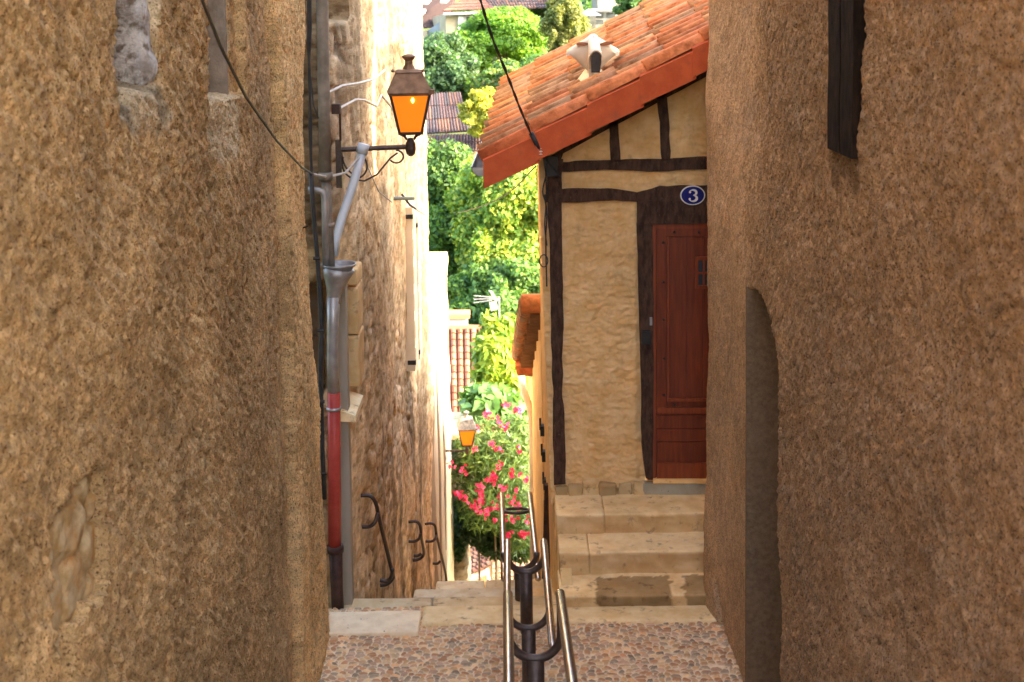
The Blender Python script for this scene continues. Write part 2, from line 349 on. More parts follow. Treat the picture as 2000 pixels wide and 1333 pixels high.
def dL(S, X_, Y, z):
    d = fbm(Y*1.1, z*.9, oct=3, seed=2)*.030
    d += fbm(Y*5+z*2.4, z*4, oct=2, seed=8)*.007
    st = fbm(Y*66+z*26, z*58, oct=2, seed=12); d += st*.0054
    d += fbm((Y+z)*42, (Y-z)*9, oct=2, seed=13)*.0085*sstep(7.6, 6.0, Y)
    pit = fbm(Y*34+z*18, z*30, oct=2, seed=19); d -= sstep(.5, .9, pit)*.017
    d -= .13*poly_mask(Y, z, PATCH, -1.435, 3)
    cr = 7.55+.05*z*.3+.03*fbm(z*2, z*0, oct=3, seed=47); d += .06*sstep(-.05, .03, Y-cr) - .04*np.exp(-((Y-cr+.05)/.035)**2)
    d -= .26*rect(Y, z, nB0, nB1, nBz, 9, .006, 31)+.05*rect(Y, z, nB0, nB1+.16, nBz-.02, 9, .01, 31) + .16*rect(Y, z, nA0, nA1, nAz, 9, .03, 33)
    d -= .05*(1-sstep(0, .13, np.abs(fbm(Y*.8, z*.8, oct=2, seed=44)-.1)))*0
    return d
def tL(S, X_, Y, z):
    g = 1+.14*fbm(Y*2, z*2, oct=3, seed=71)+.22*fbm(Y*34+z*9, z*26, oct=2, seed=72)
    t = np.stack([g, g*.99, g*.97], -1)
    k = rect(Y, z, nA0-.03, nA1+.03, nAz-.1, 9, .04, 33)[..., None]; hol = (sstep(nA0+.22, nA0+.12, Y+.03*fbm(Y*9, z*5, oct=2, seed=36))*sstep(nAz+.50, nAz+.62, z+.05*fbm(Y*9, z*5, oct=2, seed=37)))[..., None]; grey = np.array((.80,.95,1.28))*(1+.45*fbm(Y*14, z*11, oct=3, seed=5))[..., None]*(1-hol)+np.array((.36,.34,.36))*hol  # pale stone tint; the hollow's shade is painted as a dark tone
    t = t*(1-k)+grey*k
    k = rect(Y, z, nB0-.0, nB1+.0, nBz-.30, 9, .03, 31)[..., None]; t = t*(1-k)+np.array((1.05,1.2,1.5))*(1+.2*fbm(Y*9, z*6, oct=3, seed=6))[..., None]*k; k = rect(Y, z, nB0, nB1, nBz, 9, .006, 31)[..., None]; t = t*(1-k)+np.array((.36,.41,.50))*k  # slot interior: grey plaster tone with recess shade painted in
    c = sstep(7.45, 7.62, Y)[..., None]; t = t*(1+c*.48)*(1-c*(1-np.array((1,1.02,.98))))  # rounded corner brightened: light from the front painted into the tint
    return t
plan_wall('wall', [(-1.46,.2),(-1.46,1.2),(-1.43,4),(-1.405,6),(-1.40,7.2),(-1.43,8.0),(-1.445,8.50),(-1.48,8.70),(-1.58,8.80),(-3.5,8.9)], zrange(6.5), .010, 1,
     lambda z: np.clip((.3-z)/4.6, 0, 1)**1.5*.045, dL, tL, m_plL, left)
# broken patches of bare stone showing through the plaster, and slabs in the window slots
def patch(name, outline, X0, m, parent, depth, seed, label=None, side=1):
    pts = [atx(px, py, X0) for px, py in outline]
    ya, yb = min(p.y for p in pts), max(p.y for p in pts); za, zb = min(p.z for p in pts), max(p.z for p in pts)
    n1, n2 = max(8, int((yb-ya)/.015)), max(8, int((zb-za)/.015)); y = np.linspace(ya, yb, n1); z = np.linspace(za, zb, n2)
    Yp, Zp = np.meshgrid(y, z, indexing='ij')
    ins = poly_mask(Yp, Zp, outline, X0, seed) > .5
    f1, f2, idr = worley(Yp/.22, Zp/.16, seed)
    Xp = X0+side*(depth+.02*sstep(0, .3, f2-f1)+fbm(Yp*15, Zp*9, oct=3, seed=seed+1)*.012)
    V = np.stack([Xp, Yp, Zp], -1).reshape(-1, 3); q = gridfaces(n1, n2, flip=(side < 0)); fi = ins.reshape(-1)
    q = q[fi[q].all(1)]
    # close the patch to the wall behind: skirt all faces backwards
    V2 = V.copy(); V2[:, 0] -= side*.12; e = {}
    for f in q:
        for a_, b_ in zip(f, np.roll(f, -1)): 
            if (b_, a_) in e: del e[(b_, a_)]
            else: e[(a_, b_)] = 1
    sk = np.array([(b_, a_, a_+len(V), b_+len(V)) for a_, b_ in e])
    o = npmesh(name, np.concatenate([V, V2]), np.concatenate([q, sk]), m, parent)
    if label: o['label'] = label
    return o
patch('bare_stone_patch', [(60,880),(260,880),(260,1340),(60,1340)], -1.435, m_expo, left, -.04, 3, 'yellowish bare stone showing through a hole in the plaster')

m_niche = mat('shaded_niche_plaster', (.20,.15,.11), (.29,.225,.165), 12, bump=.6, bs=60)  # grey plaster, darkened to paint in the shade of the recess
b = MB(); b.box(-1.80, -1.452, nB1-.045, nB1-.02, nBz-.02, 3.0); b.build('window_jamb', m_niche, left)
m_nst = mat('niche_stone', (.34,.29,.25), (.66,.60,.54), 16, bump=1., bs=35, bdist=.04, c3=(.20,.15,.11), c3s=22, c3t=(.52,.64))
Vq, Qq = rbox(-1.80, -1.46, nA1-.10, nA1-.02, nAz+.04, 2.0, r=.02, amp=.03, res=.02, seed=3); npmesh('window_jamb', Vq, Qq, m_nst, left, True)
b = MB(); b.box(-1.84, -1.50, nA0+.02, nA1-.11, nAz+.62, 3.0); b.build('niche_shade_panel', m_timb, left)  # dark panel standing in for the shaded void of the slot
right = thing('plaster_building', (2.0, 5.5, -4.3), 'brown pebbly plastered building with an arched doorway filling the right side of the alley', 'building')
XR = 1.44
dr0, dr1 = atx(1505, 900, XR-.05).y, atx(1448, 900, XR-.05).y; drz = atx(1455, 560, XR-.05).z
def door_mask(Y, z, w=.008):
    yc = dr1-.02; wd = dr1-dr0+.02
    arch = drz-.30*np.clip((dr1-.36-Y)/(wd-.36), 0, 1)**2-.05*sstep(dr1-.12, dr1, Y)
    jy = fbm(Y*8, z*3, oct=2, seed=9)*.003
    return sstep(-w, w, Y-dr0+jy)*sstep(-w, w, dr1-Y)*sstep(-w, w, arch-z+jy*2)
pw0, pw1 = atx(1668, 100, XR).y, atx(1619, 100, XR).y; pwz = atx(1640, 300, XR).z
def dR(S, X_, Y, z):
    d = fbm(Y*1.0, z*.8, oct=3, seed=22)*.03
    cal = 1-.65*sstep(6.6, 8.4, Y)
    d += fbm(Y*9, z*8, oct=2, seed=28)*.004
    d += fbm(Y*70, z*66, oct=2, seed=32)*.0056*cal
    d += fbm((Y+z*.8)*40, (Y-z)*11, oct=2, seed=33)*.0062*cal
    d -= sstep(.4, .9, fbm(Y*40, z*36, oct=2, seed=39))*.011*cal
    d -= .75*door_mask(Y, z)
    d -= .07*np.exp(-((Y-8.62-.04*np.sin(z*9))/.035)**2)*sstep(-3.98, -4.05, z)
    d += .03*sstep(8.2, 9.0, Y)
    d -= .05*rect(Y, z, pw0, pw1, pwz+.07, 9, .02, 51)
    return d
def tR(S, X_, Y, z):
    g = 1+.10*fbm(Y*2, z*2, oct=3, seed=81)+.16*fbm(Y*30, z*20, oct=2, seed=82)
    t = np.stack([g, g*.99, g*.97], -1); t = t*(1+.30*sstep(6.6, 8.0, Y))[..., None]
    k = rect(Y, z, pw0, pw1, pwz-.15, 9, .03, 51)[..., None]; t = t*(1-k*.45)
    k = door_mask(Y, z)[..., None]; t = t*(1-k)+np.array((.60,.62,.66))*k  # doorway recess tinted darker in place of its shade
    return t
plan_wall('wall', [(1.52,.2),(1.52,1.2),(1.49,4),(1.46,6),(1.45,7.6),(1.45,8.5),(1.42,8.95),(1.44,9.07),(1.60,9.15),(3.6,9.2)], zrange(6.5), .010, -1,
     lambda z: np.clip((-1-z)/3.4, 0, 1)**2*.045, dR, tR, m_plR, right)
b = MB()                                            # split dark timber set upright in the wall
P = [atx(1621, -400, XR+.0), atx(1621, 292, XR), atx(1643, 300, XR), atx(1665, 292, XR), atx(1668, -400, XR)]
n_ = 16
for a_, c_ in ((pw1, (pw0+pw1)/2+.012), ((pw0+pw1)/2-.012, pw0)):
    y0, y1 = min(a_, c_), max(a_, c_)
    for i in range(n_):
        z0 = pwz+i*(2.6-pwz)/n_; z1 = pwz+(i+1)*(2.6-pwz)/n_-.0
        j0 = .008*math.sin(i*2.3); j1 = .008*math.sin((i+1)*2.3)
        b.hexa([(1.436,y0+j0,z0),(1.52,y0+j0,z0),(1.52,y1+j0,z0),(1.436,y1+j0,z0),(1.436,y0+j1,z1),(1.52,y0+j1,z1),(1.52,y1+j1,z1),(1.436,y1+j1,z1)])
b.build('timber_post', mat('tarred_timber', (.010,.007,.005), (.030,.018,.012), 9, (3,3,1), bump=.9, bs=26, rough=.9, spec=.04), right)
b = MB(); b.box(1.412, 2.15, dr1-.045, dr1-.02, -4.5, drz-.015); b.build('door_jamb', mat('shaded_jamb_plaster', (.155,.10,.055), (.22,.15,.085), 40, bump=.8, bs=90), right)  # jamb colour darkened to paint in the doorway's shade
b = MB(); b.box(2.15, 2.19, dr0+.02, dr1-.02, -4.4, drz-.1); b.build('door', m_timb, right)
b = MB(); b.box(1.85, 2.15, 9.1, 9.97, -4.4, 3.5); b.build('unseen_sun_block', m_plR, right)  # unseen block added to keep sun off the door steps
b = MB(); b.box(1.50, 6.0, .2, 9.0, 6.3, 6.5); b.build('roof', m_timb, right)
b = MB(); b.box(-6.0, -1.5, .2, 8.9, 6.3, 6.5); b.build('roof', m_timb, left)

# ------------------------------------------------------------ stone building L1
XS = -1.25
L1 = thing('stone_house', (-3, 13, -8), 'tall rubble stone house with open cream shutters, left of the descending steps', 'house')
w0, w1 = 9.35, atx(689, 640, XS).y; wz0, wz1 = atx(690, 765, XS).z, atx(690, 515, XS).z
u0, u1, uz = atx(735, 30, XS).y, atx(747, 30, XS).y, atx(742, 55, XS).z
q0, q1, qz = atx(660, 20, XS).y, atx(682, 20, XS).y, atx(670, 40, XS).z
def d1(S, X_, Y, z):
    f1, f2, idr = worley(Y/.46+fbm(Y*3, z*3, oct=2)*.3, z/.19+fbm(Y*3, z*3, oct=2, seed=4)*.3, 61)
    cov = sstep(-.15, .35, fbm(Y*.55, z*.45, oct=3, seed=63)+.18)         # where old plaster still covers the stones
    d = sstep(0, .22, f2-f1)*(.4+.6*idr)*.040*(1-cov*.75)+cov*.022+fbm(Y*14, z*8, oct=3, seed=64)*.010+fbm(Y*.9, z*.7, oct=2, seed=65)*.03
    inw = rect(Y, z, w0-.4, w1, wz0, wz1, .008, 66); fr = rect(Y, z, w0-.4, w1+.22, wz0-.03, wz1+.25, .02, 67)
    d = d*(1-fr*.8)+fr*.03-inw*.24
    for a_, c_, zz, s_ in ((u0, u1, uz, 68), (q0, q1, qz, 69)): d -= .2*rect(Y, z, a_, c_, zz, 1.2, .01, s_)
    return d
def t1(S, X_, Y, z):
    f1, f2, idr = worley(Y/.46+fbm(Y*3, z*3, oct=2)*.3, z/.19+fbm(Y*3, z*3, oct=2, seed=4)*.3, 61)
    cov = sstep(-.15, .35, fbm(Y*.55, z*.45, oct=3, seed=63)+.18)
    s_ = (.72+.45*idr)[..., None]*np.array((1.0,.93,.84)); s_ = s_*(.62+.38*sstep(.02, .15, f2-f1))[..., None]
    p_ = np.array((1.12,1.08,1.0))*(1+.12*fbm(Y*3, z*2, oct=3, seed=70))[..., None]
    t = s_*(1-cov[..., None]*.8)+p_*cov[..., None]*.8
    n1 = fbm(Y*.7, z*.5, oct=4, seed=171); n2 = fbm(Y*1.6+5, z*.9, oct=4, seed=172)
    t = t*(1+.38*n1)[..., None]*(np.array((1,1,1))-np.array((0,.07,.16))*sstep(.0, .5, n2)[..., None])*(1-.42*sstep(.25, .55, fbm(Y*2.2, z*.35, oct=3, seed=173)))[..., None]
    damp = sstep(-4.3, -7.0, z)*sstep(.0, .5, fbm(Y*1.4, z*.25, oct=3, seed=76)+.35); t = t*(1-.38*damp)[..., None]
    fr = rect(Y, z, w0-.4, w1+.22, wz0-.03, wz1+.25, .02, 67)[..., None]; t = t*(1-fr)+np.array((1.05,.92,.72))*fr
    return t
plan_wall('wall', [(-1.60,9.05),(-1.38,9.15),(-1.33,9.7),(XS-.02,10.4),(XS,11),(XS,18.1),(-1.27,18.2),(-4,18.25)], np.concatenate([np.arange(-12, -7, .05), np.arange(-7, .6, .022), np.linspace(.65, 3.2, 8)]), .024, 1,
     lambda z: z*0, d1, t1, m_rub, L1)
b = MB(); b.box(-5, -1.15, 9.1, 18.3, 3.15, 3.3); b.build('roof', m_timb, L1)
b = MB()
for zz0, zz1 in ((wz0+.02, wz0+.42), (wz0+.43, wz0+.80), (wz0+.81, wz1-.02)):
    Vq, Qq = rbox(-1.47, XS+.045, w1-.01, w1+.34, zz0, zz1, r=.02, seed=int(zz1*100) % 17); npmesh('quoin', Vq, Qq, m_stone, L1, True, vtint=np.tile((.72,.60,.48), (len(Vq), 1)))
sl = [atx(678, 760, XS), atx(700, 752, XS+.03)]
b.hexa([(XS-.2,w0-.1,wz0-.10),(XS+.06,w0-.1,wz0-.12),(XS+.06,w1+.06,wz0-.12),(XS-.2,w1+.06,wz0-.05),(XS-.2,w0-.1,wz0+.03),(XS+.06,w0-.1,wz0-.07),(XS+.06,w1+.06,wz0-.07),(XS-.2,w1+.06,wz0+.03)])
b.tint = (.52,.58,.70); b.build('window_sill', m_stone, L1, tint=True)
b = MB(); b.box(XS-.24, XS-.22, w0-.3, w1-.01, wz0, wz1); b.build('window', m_glassd, L1)
for (ya, yb, pa, pb) in ((15.05, 15.45, 425, 712), (14.35, 14.85, 405, 735)):
    za, zb = -((pa-20)/2500)*ya, -((pb-20)/2500)*ya
    b = MB(); b.box(XS-.02, XS+.105, ya, yb, zb, za)
    for k in range(6): zz = zb+(za-zb)*(k+.5)/6; b.box(XS+.105, XS+.112, ya+.04, yb-.04, zz-.10, zz+.10)
    s_ = b.build('shutter', m_cream, L1)
    for k in (.04, .93): b = MB(); zz = zb+(za-zb)*k; b.box(XS+.02, XS+.112, ya-.012, ya+.05, zz, zz+.05); b.build('hinge', m_black, s_)
b = MB(); b.tube([atx(762,388,XS), at(807,388,14.0)], .018); b.tube([at(785,380,13.8), at(800,400,13.9), at(812,408,14)], .012); b.tube([at(800,402,14), at(830,420,14.4)], .006)
tag(b.build('wall_bracket', m_black), 'short dark iron bar sticking out of the stone house wall below the big lantern', 'bracket')

L2 = thing('white_house', (-3, 20.5, -11), 'sunlit white rendered house end standing beyond the rubble stone house', 'house')
yA, yB = 18.3, 22.9
def d2(S, X_, Y, z): return fbm(Y*2, z*2, oct=4, seed=90)*.02
def slope_top(y): return np.interp(y, [18.3, 19.3, 22.9], [-3.95, -3.72, -4.35])
s_ = np.linspace(0, 1, 60); P_ = []
V = []; zz = np.linspace(-13.5, 0, 160)
yy = np.linspace(yA, yB, 90)
Yw, T_ = np.meshgrid(yy, np.linspace(0, 1, 180), indexing='ij'); Zw = -13.5+(slope_top(Yw)+13.5)*T_
Xw = -1.22+d2(0, 0, Yw, Zw)+(-Zw-4)*.006
V = np.stack([Xw, Yw, Zw], -1).reshape(-1, 3); q = gridfaces(90, 180)
V2 = V.copy(); V2[:, 0] = -4.0
e_ = [i*180+179 for i in range(90)]; sk = [(e_[i], e_[i+1], e_[i+1]+len(V), e_[i]+len(V)) for i in range(89)]
e_ = list(range(89*180, 90*180)); sk += [(e_[i], e_[i]+len(V), e_[i+1]+len(V), e_[i+1]) for i in range(179)]
e_ = list(range(0, 180)); sk += [(e_[i+1], e_[i+1]+len(V), e_[i]+len(V), e_[i]) for i in range(179)]
npmesh('wall', np.concatenate([V, V2]), np.concatenate([q, np.array(sk)]), m_white, L2)
b = MB()
for y_, z0_, z1_ in ((18.9,-9.2,-5.2),(20.3,-8.8,-6.2)): b.tube([(-1.19,y_,z0_),(-1.17,y_+.05,(z0_+z1_)/2),(-1.19,y_,z1_)], .02, 6)
b.tube([at(745+68,745,17.8), at(806,750,17.9)], .012)
b.build('drain_pipe', m_board, L2)
L3 = thing('corner_wall', (-2, 24, -12), 'dark weathered corner pillar of old masonry at the foot of the steps, beside the oleander', 'wall')
zz = np.linspace(-14, -7.95, 160)
def d3(S, X_, Y, z):
    f1, f2, idr = worley(Y/.4+S, z/.25, 95); return sstep(0, .2, f2-f1)*.05+fbm(S*4, z*3, oct=3, seed=96)*.04
plan_wall('masonry', [(-1.3,23.2),(-1.0,23.3),(-.99,24.5),(-2.5,24.6)], zz, .04, 1, lambda z: z*0, d3, lambda S, X_, Y, z: np.stack([(.35+.25*np.clip(fbm(S*3, z, oct=3, seed=97)+.3, 0, 1))*k_ for k_ in (1., .93, .88)], -1), m_rub, L3)
b = MB(); b.tint = (.9,.9,.9); b.box(-2.5,-.97,23.25,24.6,-7.97,-7.87); b.build('coping', m_stone, L3, tint=True)

# ------------------------------------------------------------ left corner pipes and cables
YP = 9.0
def pl(pts, Y=YP): return [at(x, y, Y if not isinstance(Y, (list, tuple)) else Y[i]) for i, (x, y) in enumerate(pts)]
def collar(b, px, py, r, h=.03, Y=YP): c = at(px, py, Y); b.lathe([(r, -h/2), (r*1.03, 0), (r, h/2)], c, 12)
px_m = YP/2500
dp = thing('downpipe', at(650, 1238, YP), 'grey metal rainwater downpipe with red middle and rusty dark foot in the left corner', 'downpipe')
b = MB(); b.tube(pl([(628,-300),(629,0),(633,200),(636,345)]), 12*px_m, 14); b.tube(pl([(636,345),(641,430),(645,521)], 9.0), 9.5*px_m, 14)
collar(b, 636, 345, 14*px_m, .06); collar(b, 642, 440, 11.5*px_m, .03); b.build('upper_pipe', m_pipe, dp, True)
b = MB(); c = at(661, 520, 9.02); b.lathe([(34*px_m, .0), (35*px_m, .012), (35*px_m, .02), (32*px_m, .012), (26*px_m, -.04), (10*px_m, -.05), (8*px_m, -.06)], c, 24)
b.tube(pl([(652,592),(652,580),(654,566),(658,540),(661,524)], 9.01), [13.2*px_m, 13.5*px_m, 17*px_m, 27*px_m, 33*px_m], 24); b.build('hopper', m_zinc, dp, True)
b = MB(); b.tube(pl([(651,580),(650,640),(649,700),(652,768)]), [13*px_m, 11.5*px_m, 11*px_m, 12.5*px_m], 14); b.build('lower_pipe', m_zinc, dp, True)
b = MB(); b.tube(pl([(652,766),(653,900),(654,1068)]), 13*px_m, 14); b.build('red_section', m_red, dp, True)
b = MB(); collar(b, 652, 798, 15*px_m, .02); b.tube(pl([(638,798),(652,798)]), .008); b.build('clamp', m_zinc, dp, True)
b = MB(); b.tube(pl([(655,1066),(658,1150),(662,1242)]), [14*px_m, 12*px_m, 13*px_m], 14); collar(b, 655, 1072, 16.5*px_m, .05); b.build('cast_foot', m_cast, dp, True)
b = MB(); b.tube(pl([(602,372),(620,372),(630,374),(634,385),(635,420),(636,525)], 8.96), 7*px_m, 10); b.tube(pl([(608,372),(612,372)], 8.96), 9*px_m, 10)
tag(b.build('overflow_pipe', m_zinc, smooth=True), 'thin pale pipe bending out of the plaster wall into the hopper', 'pipe')
b = MB(); b.tube(pl([(709,292),(690,360),(668,425),(655,470),(652,500)], [9.3,9.25,9.15,9.1,9.1]), 9*px_m, 12); b.tube(pl([(711,282),(706,300)], 9.3), 12*px_m, 12)
tag(b.build('waste_pipe', m_pvc, smooth=True), 'pale blue plastic pipe slanting down beside the grey downpipe', 'pipe')
cb = thing('cable', at(620, 600, 8.93), 'thick black cable clipped down the rounded plaster corner next to the downpipe', 'cable')
b = MB(); b.tube(pl([(607,335),(611,400),(618,480),(624,560),(628,640),(626,720),(628,800),(630,880),(634,975)], 8.9), 4.5*px_m, 8); b.build('sheath', m_cable, cb, True)
for (x, y) in ((619,505),(627,646),(628,785),(632,925)): b = MB(); b.tube(pl([(x-7,y),(x+6,y)], 8.89), .012, 6); b.build('clip', m_black, cb)
b = MB()
b.tube(pl([(603,-30),(602,80),(606,170),(605,250),(609,340)], 8.88), .010, 6)
b.tube(pl([(606,-30),(607,60),(603,150),(608,240),(608,330)], 8.88), .008, 6); b.tube(pl([(607,150),(612,205),(622,232)], 8.9), .005, 5)
tag(b.build('cable_bundle', m_cable), 'loose bundle of thin black cables hanging at the top of the rounded corner', 'cable')
b = MB(); cv = [(390,-12,4.2),(430,90,4.8),(480,190,5.5),(540,275,6.6),(590,328,7.9),(612,341,8.7),(640,346,9.0),(675,338,9.1),(692,318,9.2),(706,300,9.3)]
b.tube([at(*p) for p in cv[:6]], .0065, 6); tag(b.build('overhead_cable', m_cable), 'black cable swooping across the left plaster wall from the top edge', 'cable')
b = MB(); b.tube([at(*p) for p in cv[5:]], .009, 6); b.tube([at(706,300,9.3), at(712,285,9.3), at(700,280,9.3)], .006, 5)
b.tube([at(706,300,9.32), at(740,375,9.5), at(765,395,9.7)], .005, 5)
b.tube([at(640,182,9.15), at(668,168,9.4), at(700,163,9.8), at(730,155,10.4), at(752,137,10.9)], .010, 6)
b.tube([at(663,212,9.3), at(695,195,9.7), at(712,196,9.9), at(735,208,10.4), at(745,186,10.7), at(765,210,11)], .010, 6)
tag(b.build('grey_wires', m_wire), 'pale tangled wires strung on the stone wall around the big lantern', 'wire')
b = MB(); c = at(657, 213, 9.2); b.box(c.x-.03, c.x+.03, c.y-.04, c.y+.04, c.z-.035, c.z+.035); b.tube([at(664,220,9.2), at(665,275,9.25)], .008)
tag(b.build('junction_box', m_cast), 'small rusty junction box on the stone wall left of the big lantern', 'electrical box')
b = MB(); b.hexa([at(664,540,9.32), at(674,540,9.32), at(674,540,9.9), at(664,540,9.9), at(664,540,9.3), at(674,540,9.3), at(674,540,9.9), at(664,540,9.9)]) if 0 else None
p0, p1, p2, p3 = at(662,1226,9.3), at(689,1226,9.3), at(674,545,9.3), at(660,545,9.3)
b.extr([p0, p1, p2, p3], (0, .12, 0)); tag(b.build('boxing_board', m_board), 'plain grey-brown upright board beside the red downpipe', 'board')
for pts, lb in (([(583,445,8.6),(590,446,8.45),(602,442,8.4)], 'upper small rusty nail in the rounded plaster corner'), ([(582,543,8.6),(590,538,8.45),(597,541,8.4)], 'lower small rusty hook in the rounded plaster corner')):
    b = MB(); b.tube([at(*p) for p in pts], .006, 5); tag(b.build('iron_hook', m_cast), lb, 'hook')

# ------------------------------------------------------------ lanterns
def lantern(label, wall_pt, tip, s, cap_m, lit):
    """wall_pt and tip: world points of bracket root and lantern socket; s: scale (1 = 0.70 m lantern)"""
    root = thing('wall_lantern', wall_pt, label, 'street lamp', 'amber wall lanterns along the alley')
    x, y, z = tip; tw = R(6)
    b = MB(); b.box(wall_pt[0]-.02*s, wall_pt[0]+.025*s, wall_pt[1]-.03*s, wall_pt[1]+.03*s, wall_pt[2]-.30*s, wall_pt[2]+.08*s)
    b.tube([Vector(wall_pt), Vector((x, y, z))], .020*s, 8)
    n = 20; A = Vector(wall_pt); dx = x-A.x
    sp = [A+Vector((dx*(.06+.17*t_)+.0, 0, -.02*s)) for t_ in (0,)]
    scr = []                                                  # scroll brace under the arm
    for i in range(28):
        a = i/27; ang = R(150)+a*R(250); rad = .13*s*(1-.35*a)
        scr.append(A+Vector((.14*s+rad*math.cos(ang)*.9, 0, -.12*s+rad*math.sin(ang))))
    sweep = [A+Vector((.10*s, 0, -.235*s)), A+Vector((.2*s, 0, -.25*s)), A+Vector((.30*s, 0, -.20*s)), A+Vector((dx*.72, 0, -.07*s)), A+Vector((dx*.82, 0, -.03*s))]
    b.tube(scr, .008*s, 6); b.tube([A+Vector((.025*s+.12*s*(1-math.cos(t_))*.9, 0, -.02*s-.11*s*math.sin(t_)-.05*s*t_)) for t_ in np.linspace(0, 1.5, 10)], .008*s, 6); b.tube(sweep, .008*s, 6)
    b.tube([A+Vector((dx*.80+.055*s*math.cos(t_), 0, -.06*s+.05*s*math.sin(t_))) for t_ in np.linspace(1.6, -2.6, 16)], .008*s, 6)
    b.lathe([(.015*s,-.075*s),(.035*s,-.055*s),(.042*s,-.02*s),(.038*s,.03*s),(.025*s,.055*s),(.02*s,.07*s)], (x, y, z), 12)
    b.build('bracket', m_iron, root)
    gz0, gz1 = z+.115*s, z+.415*s; a0, a1 = .085*s, .150*s
    b = MB()
    for sx, sy in ((-1,-1),(1,-1),(1,1),(-1,1)):
        ca, sa = math.cos(tw), math.sin(tw)
        def pt(h, zz): return Vector((x+sx*h*ca-sy*h*sa, y+sx*h*sa+sy*h*ca, zz))
        b.tube([pt(.03*s, z+.06*s), pt(.045*s, z+.085*s), pt(a0*.85, z+.10*s), pt(a0, gz0)], .008*s, 6)
        b.tube([pt(a0, gz0-.005*s), pt(a1, gz1)], .011*s, 6)
    b.frust((x, y), a0+.010*s, a0+.010*s, a0+.014*s, a0+.014*s, gz0-.014*s, gz0+.008*s, tw)
    b.build('frame', m_iron, root)
    b = MB(); b.frust((x, y), a0-.004*s, a0-.004*s, a1-.004*s, a1-.004*s, gz0+.009*s, gz1-.002*s, tw); g = b.build('glass', m_glow, root)
    if lit:
        b = MB(); ca = a1*.9; b.lathe([(.006*s, -.02*s), (.014*s, 0), (.006*s, .02*s)], (x+.035*s, y-a1+.008*s, gz1-.04*s), 10); b.build('bulb', m_bulb, g, True)
    b = MB()
    b.frust((x, y), a1+.012*s, a1+.012*s, a1+.022*s, a1+.022*s, gz1-.004*s, gz1+.018*s, tw)
    b.frust((x, y), a1+.024*s, a1+.024*s, a1*.68, a1*.68, gz1+.018*s, gz1+.175*s, tw)
    b.frust((x, y), a1*.76, a1*.76, a1*.60, a1*.60, gz1+.175*s, gz1+.195*s, tw)
    b.lathe([(.062*s, .190*s), (.050*s, .200*s), (.032*s, .235*s), (.030*s, .262*s), (.050*s, .285*s), (.054*s, .298*s), (.030*s, .312*s), (.005*s, .316*s)], (x, y, gz1), 14)
    for sx in (-1, 1):
        b.lathe([(.004*s,-.014*s),(.016*s,0),(.004*s,.014*s)], (x+sx*a1*.78, y-a1*.7, gz1+.19*s), 8)
    b.box(x+a1+.01*s, x+a1+.055*s, y-a1-.01*s, y-a1+.04*s, gz1+.005*s, gz1+.045*s)
    b.build('cap', cap_m, root)
    return root
wp = at(661, 293, 9.33); tp = at(802, 287, 9.33)
lantern('large amber lantern with brown metal cap on scrolled bracket, nearest the viewer', wp, tp, .93, m_capm, True)
wp = at(847, 882, 20.8); tp = at(912, 880, 20.8); m_capg = mat('grey_cap', (.10,.10,.10), (.22,.21,.20), 22, rough=.6)
lantern('small distant amber lantern with grey cap hanging in front of the oleander', wp, tp, .92, m_capg, False)

# ------------------------------------------------------------ wall handrails (left)
def arc3(pts, k=4):       # Catmull-Rom smoothing
    P = [Vector(p) for p in pts]; out = []
    for i in range(len(P)-1):
        p0, p1, p2, p3 = P[max(i-1,0)], P[i], P[i+1], P[min(i+2,len(P)-1)]
        for j in range(k):
            t = j/k; out.append(.5*((2*p1)+(-p0+p2)*t+(2*p0-5*p1+4*p2-p3)*t*t+(-p0+3*p1-3*p2+p3)*t**3))
    return out+[P[-1]]
G = 'iron handrails fixed to the stone house wall'
def wallrail(label, Y0, sc_, pts_top, pts_hook, pts_rail):
    root = thing('wall_handrail', at(*pts_top[0][:2], Y0), label, 'handrail', G)
    r = .017
    b = MB(); b.tube(arc3([at(x, y, Y) for x, y, Y in pts_top+pts_rail]), r, 8); b.build('rail', m_iron, root, True)
    b = MB(); b.tube(arc3([at(x, y, Y) for x, y, Y in pts_hook[0]]), r, 8); b.build('stay', m_iron, root, True)
    b = MB(); b.tube(arc3([at(x, y, Y) for x, y, Y in pts_hook[1]]), r, 8); b.build('stay', m_iron, root, True)
wallrail('nearest and largest bent iron handrail on the stone house wall', 10.3, 1,
   [(697,969,10.3),(718,968,10.3),(729,974,10.3),(736,990,10.35)], [[(699,1029,10.3),(720,1029,10.3),(732,1021,10.3),(738,1002,10.35)], [(742,1134,10.9),(756,1135,10.9),(764,1127,10.9),(767,1112,10.85)]],
   [(741,1015,10.45),(766,1118,10.95),(767,1130,11.0),(757,1141,11.0),(740,1144,11.0)])
wallrail('middle iron handrail on the stone house wall, short and steeply bent', 13.6, 1,
   [(798,1020,13.6),(812,1019,13.6),(819,1024,13.6),(822,1035,13.6)], [[(798,1058,13.6),(810,1058,13.6),(819,1052,13.6),(822,1042,13.6)], [(808,1086,14.2),(816,1086,14.2),(823,1082,14.2)]],
   [(823,1050,13.7),(828,1078,14.2),(825,1088,14.3),(815,1094,14.3),(802,1095,14.3)])
wallrail('farthest thin iron handrail on the wall, just beyond the middle one', 16.6, 1,
   [(830,1024,15.5),(843,1023,15.5),(850,1028,15.5),(852,1040,15.6)], [[(831,1058,15.5),(843,1058,15.5),(850,1053,15.5),(853,1046,15.6)], [(845,1101,16.0),(855,1101,16.0),(860,1096,16.0)]],
   [(854,1052,15.7),(868,1110,16.6),(872,1135,17.0),(868,1147,17.0),(860,1152,17.0)])

